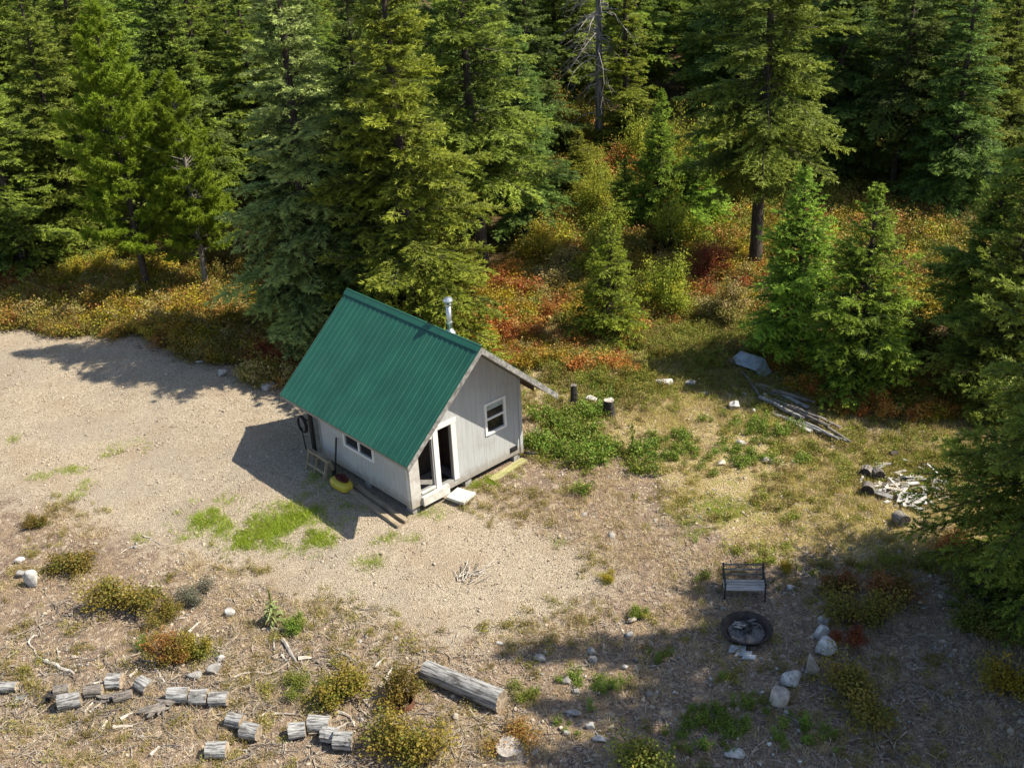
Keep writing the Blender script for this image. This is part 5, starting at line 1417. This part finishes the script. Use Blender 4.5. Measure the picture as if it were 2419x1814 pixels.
log('short broken round lying in front of the brown barky round', 268, 1514, 0.42, 0.14, 0.3, 'weathered_dark', group=LR)
log('first and longest of three rounds lying end to end', 388, 1507, 0.50, 0.20, -0.08, group=LR)
log('middle of three rounds lying end to end', 431, 1510, 0.42, 0.19, -0.06, group=LR)
log('last of three rounds lying end to end, its cut face showing', 473, 1512, 0.44, 0.18, -0.04, group=LR)
log('pale round leaning against a lower neighbour, the upper of the pair', 509, 1557, 0.38, 0.19, -0.35, group=LR)
log('lower round of the leaning pair', 541, 1577, 0.42, 0.20, -0.30, group=LR)
log('single pale round lying apart below all the others', 469, 1621, 0.46, 0.19, -0.04, group=LR)
log('chunky round standing nearly alone beside the four-round group', 641, 1572, 0.38, 0.19, 0.1, group=LR)
log('back round of the four-round group', 689, 1558, 0.50, 0.20, -0.12, group=LR)
log('inner round of the four-round group', 713, 1582, 0.40, 0.20, -0.25, group=LR)
log('front round of the four-round group with its brown end facing out', 742, 1594, 0.44, 0.22, -0.15, group=LR)
a, b = G(918, 1445, 0.2), G(1082, 1512, 0.2); d = b - a
log('long silver weathered log lying at the shade edge', 1000, 1478, float(np.hypot(d[0], d[1])), 0.235, math.atan2(d[1], d[0]), 'weathered', 'end_grain', 'fallen_log', 'log', taper=1.08)
# charred rounds of the scrap heap
CH = 'charred rounds by the scrap heap'
log('charred round standing behind the scrap heap, outermost of a pair', 1872, 1012, 0.34, 0.19, 1.1, 'weathered_dark', 'charred', group=CH, pitch=0.12)
log('charred round standing behind the scrap heap, inner of a pair', 1898, 1016, 0.34, 0.18, 1.5, 'weathered_dark', 'charred', group=CH, pitch=0.12)
log('charred round in front of the pair above the white board', 1876, 1050, 0.36, 0.19, 1.2, 'weathered_dark', 'charred', group=CH, pitch=0.12)
log('lone charred round on the open side of the scrap heap', 1947, 1112, 0.40, 0.20, 1.8, 'weathered_dark', 'charred', group=CH, pitch=0.12)
log('small black stub in the grass beyond the scrap heap', 1931, 974, 0.24, 0.10, 0.2, 'charred', 'charred', group=CH)
def stump(label, x, y, h, r0, side, top, seed):
    mb = MB(); r = random.Random(seed); n = 18
    for z, k in ((-0.1, 1.5), (0.06, 1.25), (0.25 * h, 1.05), (h, 0.95)):
        for j in range(n):
            q = 2 * math.pi * j / n
            kk = k * (1 + 0.10 * math.sin(3 * q + seed) * (1.5 - z / h)) * r.uniform(0.95, 1.05)
            mb.v.append((r0 * kk * math.cos(q), r0 * kk * math.sin(q), z + (r.uniform(-0.015, 0.015) if z == h else 0)))
    for i in range(3):
        for j in range(n): mb.f.append((i * n + j, i * n + (j + 1) % n, (i + 1) * n + (j + 1) % n, (i + 1) * n + j)); mb.m.append(0)
    c = len(mb.v); mb.v.append((0.02, 0, h + 0.01))
    for j in range(n): mb.f.append((3 * n + j, 3 * n + (j + 1) % n, c)); mb.m.append(1)
    return tag(obj('stump', mb.mesh('stump', MAT[side], MAT[top]), None, GP(x, y)), label, 'stump')
stump('narrow dark stump standing tallest behind the green weeds', 1240, 872, 0.72, 0.11, 'charred', 'weathered_dark', 3)
stump('thicker dark stump with a pale cut top behind the green weeds', 1316, 896, 0.55, 0.18, 'charred', 'cut_pale', 5)
stump('wide pale-topped cut stump beside the rust orange low bush', 1101, 1626, 0.20, 0.31, 'bark_grey', 'cut_pale', 9)
mb = MB()
for q in np.linspace(0, 2 * math.pi, 26):
    pass
n = 28
for rr, z in ((0.27, -0.05), (0.27, 0.17), (0.245, 0.17), (0.245, -0.05)):
    for j in range(n): mb.v.append((rr * math.cos(2 * math.pi * j / n), rr * math.sin(2 * math.pi * j / n), z))
for i in range(3):
    for j in range(n): mb.f.append((i * n + j, i * n + (j + 1) % n, (i + 1) * n + (j + 1) % n, (i + 1) * n + j)); mb.m.append(0)
tag(obj('steel_ring', mb.mesh('steel_ring', MAT['rust']), None, GP(870, 1522)), 'rusty steel ring on the dirt with a bush growing in it', 'ring')

def stick(label, pts, rad, name='fallen_branch', mat='stick', scale=0.3721, ox=0.0, oy=1097.3, cat='branch', group=None, lift_=0.0, n=6):
    P = []
    for i, (x, y) in enumerate(pts):
        p = GP(ox + x * scale, oy + y * scale); p[2] += rad * 0.8 + lift_ * (i % 2)
        P.append(p)
    # extra bends so that nothing is ruler-straight
    Q = [P[0]]
    for a, b in zip(P[:-1], P[1:]):
        L = np.linalg.norm(b - a)
        for t in (0.35, 0.7): Q.append(a + (b - a) * t + np.array([random.gauss(0, 0.035) * L, random.gauss(0, 0.035) * L, abs(random.gauss(0, 0.02)) * L]))
        Q.append(b)
    c = np.array(Q[len(Q) // 2]); c[2] = 0
    mb = MB(); rr = [rad * (1 - 0.55 * i / (len(Q) - 1)) for i in range(len(Q))]
    mb.tube([q - c for q in Q], rr, n, jit=0.15)
    return tag(obj(name, mb.mesh(name, MAT[mat]), None, c), label, cat, group)
FB = 'bleached branches lying on the dirt'
for lab, pts, rad in [
    ('long crooked branch running down towards the loose woodpile', [(200, 740), (165, 780), (210, 850), (280, 895)], 0.03),
    ('thick bleached limb at the lower end of the crooked branch', [(265, 890), (350, 935), (435, 975)], 0.055),
    ('short upright-lying twig above the thick bleached limb', [(330, 810), (345, 895)], 0.018),
    ('thin branch lying flat behind the loose woodpile', [(210, 970), (300, 966), (400, 978)], 0.022),
    ('curved branch below the flat grey slab', [(900, 915), (935, 1005), (975, 1050)], 0.035),
    ('gently curved white branch alone on the dirt', [(1360, 990), (1440, 962), (1550, 965)], 0.035),
    ('thickest branch of the pile below the mullein', [(1640, 765), (1690, 850), (1722, 905)], 0.055),
    ('short bleached branch upright in the pile below the mullein', [(1610, 705), (1592, 820)], 0.04),
    ('short branch at the low tip of the pile below the mullein', [(1632, 850), (1680, 915)], 0.03),
    ('thin branch crossing the low end of the mullein pile', [(1500, 885), (1560, 880), (1630, 835)], 0.018),
    ('stubby log piece beside the gold-olive bush', [(1735, 885), (1812, 880)], 0.06),
    ('crooked branch behind the gold-olive bush', [(1945, 815), (1990, 850), (2045, 892)], 0.03),
    ('branch lying across the top of the mullein pile', [(1490, 705), (1580, 695), (1660, 715)], 0.03),
    ('long straight branch behind the four-round group', [(1570, 1200), (1650, 1190), (1752, 1198)], 0.032),
    ('arched branch over the back round of the four-round group', [(1788, 1192), (1850, 1175), (1920, 1198)], 0.03),
    ('bent branch hooking round the front round of the four', [(1960, 1182), (2030, 1205), (2058, 1262)], 0.04),
    ('short branch between the bent branch and the front round', [(1955, 1272), (2022, 1240)], 0.04),
    ('tapering stick pointing at the topmost round', [(540, 1042), (640, 1022)], 0.035),
    ('leaning stick in front of the brown barky round', [(500, 1215), (560, 1140)], 0.03),
    ('longer leaning stick beside it in front of the woodpile', [(530, 1215), (590, 1165), (642, 1120)], 0.03),
    ('driftwood-like piece below the loose woodpile', [(710, 1262), (785, 1222)], 0.05),
    ('short thick stick below the driftwood-like piece', [(588, 1332), (632, 1268)], 0.045),
    ('flat-lying white stick below the three end-to-end rounds', [(668, 1306), (780, 1300)], 0.05),
    ('pale stick near the single round lying apart', [(880, 1465), (932, 1408)], 0.045),
    ('small stick beside the small olive bush', [(1020, 637), (1088, 624)], 0.03),
    ('short stick behind the orange bush pair', [(1092, 715), (1162, 652)], 0.035),
       ('thin dark twig on the gravel edge', [(820, 140), (880, 170), (950, 205)], 0.018),
    ('thin pale twig below the dark twig on the gravel edge', [(700, 250), (770, 212), (850, 195)], 0.014),
    ('low twig tangle piece behind the flat slab', [(760, 930), (830, 890), (920, 905)], 0.02),
    ('stick propped on the dirt behind the flat grey slab', [(755, 1000), (830, 935)], 0.04),
    ('chip-like branch beside the back round', [(1510, 1215), (1575, 1165)], 0.025),
    ('bleached stick between the gold-olive bush and the rusty ring', [(2180, 940), (2230, 880)], 0.045),
    ('second bleached stick just below the one by the rusty ring', [(2235, 1000), (2278, 935)], 0.045),
    ('angled branch with a sharp bend left of the rusty ring', [(2150, 1150), (2110, 1118), (2180, 1100), (2260, 1085)], 0.03),
    ('short curved stick uphill of the olive ring bush', [(1990, 850), (2070, 895)], 0.03)]:
    stick(lab, pts, rad, group=FB)
def chunk(label, x, y, w, d, h, mat, rz, seed):
    r = np.random.default_rng(seed); mb = MB()
    for k in range(15):
        q = unit(r.normal(size=(1, 3)) * np.array([[1.3, 0.8, 0.55]]))[0]; q[2] = abs(q[2]) * 0.9
        c = r.normal(0, 0.10, 3) * np.array([w, d, h]) + np.array([0, 0, 0.22 * h])
        e = c + q * np.array([w, d, h]) * r.uniform(0.38, 0.62); e[2] = max(e[2], 0.02)
        o = c - q * np.array([w, d, h]) * 0.2; o[2] = max(o[2], 0.0)
        t = r.uniform(0.14, 0.26) * h
        mb.tube([o, (o + e) / 2 + r.normal(0, 0.02, 3), e], [t, t * 0.8, t * 0.25], 6, jit=0.28)
    return tag(obj('root_chunk', mb.mesh('root_chunk', MAT[mat]), None, GP(x, y), rz), label, 'root', FB)
chunk('torn grey root chunk below the three end-to-end rounds', 346, 1543, 0.75, 0.5, 0.42, 'weathered_dark', 0.3, 5)
chunk('dark splintered chunk at the far end of the loose woodpile', 122, 1512, 0.5, 0.4, 0.36, 'charred', 0.9, 6)
chunk('broken bark chunk in the middle of the loose woodpile', 232, 1520, 0.55, 0.36, 0.26, 'weathered_dark', 0.0, 7)
chunk('grey splintered stub at the cut log beside the picture edge', 42, 1512, 0.4, 0.3, 0.16, 'weathered', 0.5, 8)
# twig bundle on the gravel
t = thing('dry_twig_bundle', 'flattened bundle of dry twigs lying in the middle of the gravel', 'twigs', GP(1055, 1245))
rs = random.Random(9); bp_ = np.array(t.location)
for k in range(22):
    a = G(731.5 + 0.3721 * rs.uniform(690, 800), 1097.3 + 0.3721 * rs.uniform(370, 445)); 
    ang = rs.gauss(0.75, 0.5); L = rs.uniform(0.3, 1.0)
    pts = [a - bp_ + np.array([math.cos(ang + q * 0.3) * L * q, math.sin(ang + q * 0.3) * L * q, 0.03 + 0.04 * rs.random()]) for q in (0, 0.35, 0.7, 1)]
    mb = MB(); mb.tube(pts, [0.014, 0.012, 0.009, 0.005], 5); obj('twig', mb.mesh('twig', MAT['stick'] if k % 3 else MAT['weathered_dark']), t)

# poles and boards heap (zoomed coordinates of that corner)
def pole(label, x0, y0, x1, y1, rad, mat, z=0.05, board=None, name='pole'):
    a, b = GP(x0, y0), GP(x1, y1); c = (a + b) / 2; d = b - a; L = float(np.hypot(d[0], d[1])); mb = MB()
    if board: mb.beam((-L / 2, 0, 0), (L / 2, 0, 0), board, 0.04)
    else: mb.tube([(-L / 2, 0, 0), (-L / 6, 0.03, 0.01), (L / 5, -0.02, 0), (L / 2, 0, 0)], [rad, rad * 0.95, rad * 0.85, rad * 0.7], 9, jit=0.08)
    return tag(obj(name, mb.mesh(name, MAT[mat]), None, c + np.array([0, 0, z]), math.atan2(d[1], d[0])), label, 'board' if board else 'pole', 'poles and boards heaped below the young firs')
pole('pale grey board on the outer edge of the pole heap', 1619, 860, 1752, 930, 0, 'weathered', 0.06, 0.16, 'board')
pole('second grey board tucked behind the outer one', 1640, 862, 1735, 908, 0, 'weathered', 0.14, 0.14, 'board')
pole('thick dark log in the middle of the pole heap', 1652, 864, 1757, 904, 0.10, 'weathered_dark', 0.12)
pole('long dark pole farthest back in the heap', 1694, 863, 1836, 955, 0.06, 'weathered_dark', 0.10)
pole('long pale pole reaching farthest out of the heap', 1665, 893, 1832, 953, 0.05, 'weathered', 0.10)
pole('short dark pole on top of the heap', 1700, 885, 1770, 912, 0.07, 'weathered_dark', 0.22)
pole('brown stick slanting from the metal sheet to the poles', 1603, 808, 1640, 858, 0.045, 'weathered_dark', 0.12)
pole('short upright-lying stick beside the bent sheet', 1681, 815, 1689, 850, 0.045, 'weathered_dark', 0.06)
pole('thin stick crossing near the fir stem', 1690, 825, 1702, 848, 0.03, 'weathered_dark', 0.05)
for k, (x0, y0, x1, y1, w, mt, z, lab) in enumerate([
    (1668, 850, 1745, 888, 0.15, 'weathered', 0.16, 'wide grey board lying across the top of the pole heap'), (1640, 840, 1700, 872, 0.12, 'weathered_dark', 0.10, 'dark board between the metal sheet and the pole heap'),
    (1720, 905, 1800, 938, 0.12, 'weathered', 0.08, 'grey board in the low part of the heap between the long poles'), (1625, 832, 1668, 842, 0.14, 'weathered', 0.08, 'short grey board lying flat below the metal sheet'),
    (1742, 888, 1815, 925, 0.10, 'weathered_dark', 0.12, 'narrow dark board on the fir side of the pole heap'), (1655, 808, 1700, 800, 0.12, 'weathered_dark', 0.07, 'dark board end by the fir stem')]):
    pole(lab, x0, y0, x1, y1, 0, mt, z, w, 'board')
for k, (x0, y0, x1, y1, rd, mt, z, lab) in enumerate([
    (1640, 866, 1730, 910, 0.075, 'weathered', 0.20, 'round grey pole riding on the outer boards of the heap'), (1690, 880, 1790, 925, 0.08, 'weathered_dark', 0.16, 'dark log wedged between the long poles'),
    (1672, 855, 1760, 880, 0.07, 'weathered_dark', 0.20, 'knotty dark pole on the fir side of the heap'), (1740, 915, 1812, 950, 0.05, 'weathered', 0.16, 'thin grey pole lying on the far tips of the heap'),
    (1615, 820, 1650, 866, 0.04, 'weathered', 0.08, 'pale stick beside the brown slanting stick')]):
    pole(lab, x0, y0, x1, y1, rd, mt, z)
# bent metal sheet
a = [GP(1572, 788), GP(1600, 780), GP(1650, 798), GP(1666, 816), GP(1645, 822), GP(1632, 812)]
c = sum(a) / 6; zs = [0.18, 0.40, 0.42, 0.20, 0.05, 0.22]
top = [q - c + np.array([0, 0, z]) for q, z in zip(a, zs)]; bot = [q - np.array([0, 0, 0.012]) for q in top]
mb = MB(); mb.add(top + bot, [(0, 1, 5), (1, 2, 5), (2, 4, 5), (2, 3, 4), (11, 7, 6), (11, 8, 7), (11, 10, 8), (10, 9, 8)] + [(i, i + 6, (i + 1) % 6 + 6, (i + 1) % 6) for i in range(6)])
tag(obj('metal_sheet', mb.mesh('metal_sheet', MAT['galv_dull']), None, c), 'bent grey metal sheet propped under the young firs', 'metal sheet')
stick('dark root chunk beside the bent sheet', [(1035, 475), (1070, 440)], 0.09, 'root_chunk', 'weathered_dark', 0.4626, 1188.8, 594.4)

# scrap heap
rs = random.Random(31)
LBS = 'short bleached wood scrap lying in the heap by the charred rounds'
for k in range(84):
    x, y = rs.gauss(1950, 46), rs.gauss(1045, 24)
    if not (1860 < x < 2045 and 995 < y < 1100): continue
    L, w = rs.uniform(0.18, 0.65), rs.uniform(0.04, 0.16); mb = MB()
    mb.hexa([(-L / 2, -w / 2, 0), (L / 2, -w / 2.5, 0), (L / 2 - 0.03, w / 2, 0), (-L / 2, w / 2.4, 0), (-L / 2, -w / 2, 0.035), (L / 2, -w / 2.5, 0.03), (L / 2 - 0.03, w / 2, 0.03), (-L / 2, w / 2.4, 0.04)])
    o = tag(obj('wood_scrap', mb.mesh('wood_scrap', MAT[rs.choice(['scrap', 'scrap', 'stick', 'weathered', 'weathered_dark'])]), None, GP(x, y) + np.array([0, 0, rs.uniform(0.02, 0.14)]), rs.uniform(0, 6.28)), LBS, 'scrap', 'bleached scraps of the heap')
    o.rotation_euler.x, o.rotation_euler.y = rs.gauss(0, 0.25), rs.gauss(0, 0.2)
mb = MB(); mb.hexa([(-0.42, -0.2, 0), (0.40, -0.26, 0), (0.46, 0.2, 0), (-0.25, 0.26, 0), (-0.42, -0.2, 0.03), (0.40, -0.26, 0.03), (0.46, 0.2, 0.03), (-0.25, 0.26, 0.03)])
o = tag(obj('white_board', mb.mesh('white_board', MAT['scrap']), None, GP(1967, 1078) + np.array([0, 0, 0.16]), -0.15), 'widest flat white board on top of the scrap heap', 'board'); o.rotation_euler.x = 0.12

# ------------------------------------------------------------------ bench and fire pit
a, b = GP(1568, 1290), GP(1654, 1302)
d = b - a; BW = 1.05
bench = thing('bench', 'slatted park bench with black frame facing the fire pit', 'bench', (a + b) / 2 + np.array([0, 0.25, 0]), -0.10)
for k in range(4):
    mb = MB(); y = -0.20 + k * 0.115; mb.box(-BW / 2, BW / 2, y - 0.045, y + 0.045, 0.32 + 0.008 * (k == 0), 0.345 + 0.008 * (k == 0)); obj('seat_slat', mb.mesh('seat_slat', MAT['slat']), bench)
for k in range(3):
    mb = MB(); z = 0.44 + k * 0.115; y = 0.235 + 0.45 * (z - 0.34); mb.beam((-BW / 2, y, z), (BW / 2, y, z), 0.022, 0.042, (0, 0.42, 1)); obj('back_slat', mb.mesh('back_slat', MAT['weathered_dark']), bench)
for s_ in (-1, 1):
    x = s_ * (BW / 2 - 0.03)
    mb = MB(); mb.beam((x, 0.30, 0.0), (x, 0.24, 0.34), 0.04, 0.04, (1, 0, 0)); mb.beam((x, 0.235, 0.34), (x, 0.40, 0.71), 0.04, 0.04, (1, 0, 0)); obj('leg', mb.mesh('leg', MAT['charred']), bench)
    mb = MB(); mb.beam((x, -0.24, 0.0), (x, -0.22, 0.50), 0.04, 0.04, (1, 0, 0)); obj('leg', mb.mesh('leg', MAT['charred']), bench)
    mb = MB(); mb.beam((x, -0.26, 0.52), (x, 0.28, 0.52), 0.05, 0.035); obj('armrest', mb.mesh('armrest', MAT['charred']), bench)
    mb = MB(); mb.beam((x, -0.23, 0.303), (x, 0.25, 0.303), 0.035, 0.03); obj('seat_rail', mb.mesh('seat_rail', MAT['charred']), bench)

pit = thing('fire_pit', 'round black steel fire pit full of ash', 'fire pit', GP(1612, 1372))
mb = MB(); n = 40
PR = [(0.42, -0.02), (0.50, 0.08), (0.60, 0.22), (0.615, 0.22), (0.615, 0.235), (0.565, 0.232), (0.47, 0.11), (0.41, 0.05)]
for rr, z in PR:
    for j in range(n): mb.v.append((rr * math.cos(2 * math.pi * j / n), rr * math.sin(2 * math.pi * j / n), z))
for i in range(len(PR) - 1):
    for j in range(n): mb.f.append((i * n + j, i * n + (j + 1) % n, (i + 1) * n + (j + 1) % n, (i + 1) * n + j)); mb.m.append(0)
obj('bowl', mb.mesh('bowl', MAT['pit_steel'], smooth=True), pit)
r_ = np.random.default_rng(4); mb = MB()
for k, rr in enumerate((0.43, 0.3, 0.15)):
    for j in range(24): mb.v.append((rr * math.cos(2 * math.pi * j / 24), rr * math.sin(2 * math.pi * j / 24), 0.10 + 0.02 * k + float(r_.normal(0, 0.012))))
mb.v.append((0, 0, 0.15))
for i in range(2):
    for j in range(24): mb.f.append((i * 24 + j, i * 24 + (j + 1) % 24, (i + 1) * 24 + (j + 1) % 24, (i + 1) * 24 + j)); mb.m.append(0)
for j in range(24): mb.f.append((48 + j, 48 + (j + 1) % 24, 72)); mb.m.append(0)
kind(obj('ash', mb.mesh('ash', MAT['ash']), pit), 'stuff')
rs = random.Random(8); pc = GP(1612, 1372)
for k in range(24):
    ang, q = rs.uniform(0, 6.28), rs.uniform(0, 0.34); L = rs.uniform(0.10, 0.32)
    mb = MB(); mb.tube([(-L / 2, 0, 0), (0, 0.01, 0), (L / 2, 0, 0)], [0.022, 0.026, 0.015], 7, jit=0.15)
    o = tag(obj('burnt_stick', mb.mesh('burnt_stick', MAT[rs.choice(['charred', 'weathered', 'stick', 'charred'])]), None, pc + np.array([q * math.cos(ang), q * math.sin(ang), 0.17 + rs.uniform(0, 0.05)]), rs.uniform(0, 6.28)),
            'half-burnt stick lying on the ash in the fire pit', 'stick', 'half-burnt sticks in the fire pit')
    o.rotation_euler.y = rs.gauss(0, 0.2)

# ------------------------------------------------------------------ mullein and tall stalks
def mullein(label, x, y, h):
    r = np.random.default_rng(61); t = thing('mullein', label, 'plant', GP(x, y))
    mb = MB(); mb.tube([(0, 0, 0), (0.02, 0, h * 0.5), (0.01, 0.01, h * 0.75)], [0.03, 0.025, 0.02], 8); mb.tube([(0.01, 0.01, h * 0.74), (0.01, 0.02, h * 0.86), (0, 0.02, h)], [0.04, 0.035, 0.012], 10, jit=0.2)
    obj('stalk', mb.mesh('stalk', MAT['mullein_stalk']), t)
    for k in range(34):
        q = k * 2.4; z = h * 0.62 * (k / 34) ** 0.9 + 0.05; L = (0.40 - 0.26 * (k / 34)) * r.uniform(0.85, 1.15); w = L * 0.30
        d = np.array([math.cos(q), math.sin(q), 0]); s_ = np.array([-math.sin(q), math.cos(q), 0]); b0 = np.array([0, 0, z])
        P_ = [b0, b0 + d * L * 0.35 + s_ * w * 0.45 + [0, 0, L * 0.22], b0 + d * L * 0.35 + [0, 0, L * 0.14], b0 + d * L * 0.35 - s_ * w * 0.45 + [0, 0, L * 0.22],
              b0 + d * L * 0.75 + s_ * w * 0.4 + [0, 0, L * 0.18], b0 + d * L * 0.75 + [0, 0, L * 0.10], b0 + d * L * 0.75 - s_ * w * 0.4 + [0, 0, L * 0.18], b0 + d * L + [0, 0, -0.05 * L]]
        F_ = [(0, 2, 1), (0, 3, 2), (1, 2, 5, 4), (2, 3, 6, 5), (4, 5, 7), (5, 6, 7)]
        mbl = MB(); mbl.add(P_, F_); m = mbl.mesh('leaf', FOL['mullein'])
        at_ = m.attributes.new('v', 'FLOAT', 'FACE'); at_.data.foreach_set('value', [float(r.uniform(0.2, 0.9))] * 6)
        obj('leaf', m, t)
MAT['mullein_stalk'] = surf('mullein_stalk', (0.10, 0.12, 0.03), (0.22, 0.21, 0.06), 20, rough=0.9, bump=0.5)
mullein('tall mullein with broad pale leaves and a dark flower spike', 592, 1345, 1.05)
for x, y, h, lab in [(1415, 1030, 1.3, 'tallest dark green weed stalk at the edge of the weed patch'), (1365, 985, 1.2, 'thin dry stalk standing in the weed patch'), (1402, 1005, 0.9, 'shorter weed stalk next to the tallest one')]:
    r = np.random.default_rng(int(x)); n = 130
    P_ = np.c_[r.normal(0, 0.05, (n, 2)), r.uniform(0.05, h, n)]; D_ = unit(r.normal(size=(n, 3)) + np.array([0, 0, 0.5]))
    t = thing('weed_stalk', lab, 'plant', GP(x, y))
    mb = MB(); mb.tube([(0, 0, 0), (0.01, 0.01, h * 0.6), (0, 0, h)], [0.012, 0.010, 0.004], 5); obj('stem', mb.mesh('stem', MAT['mullein_stalk']), t)
    obj('foliage', mesh_np('foliage', diamonds(P_, D_, 0.09, 0.045, r), np.arange(4 * n).reshape(-1, 4), [FOL['weed_green']], {'v': ('FACE', r.uniform(0, 0.7, n)), 'c': ('FACE', r.uniform(0, 0.7, n))}), t)
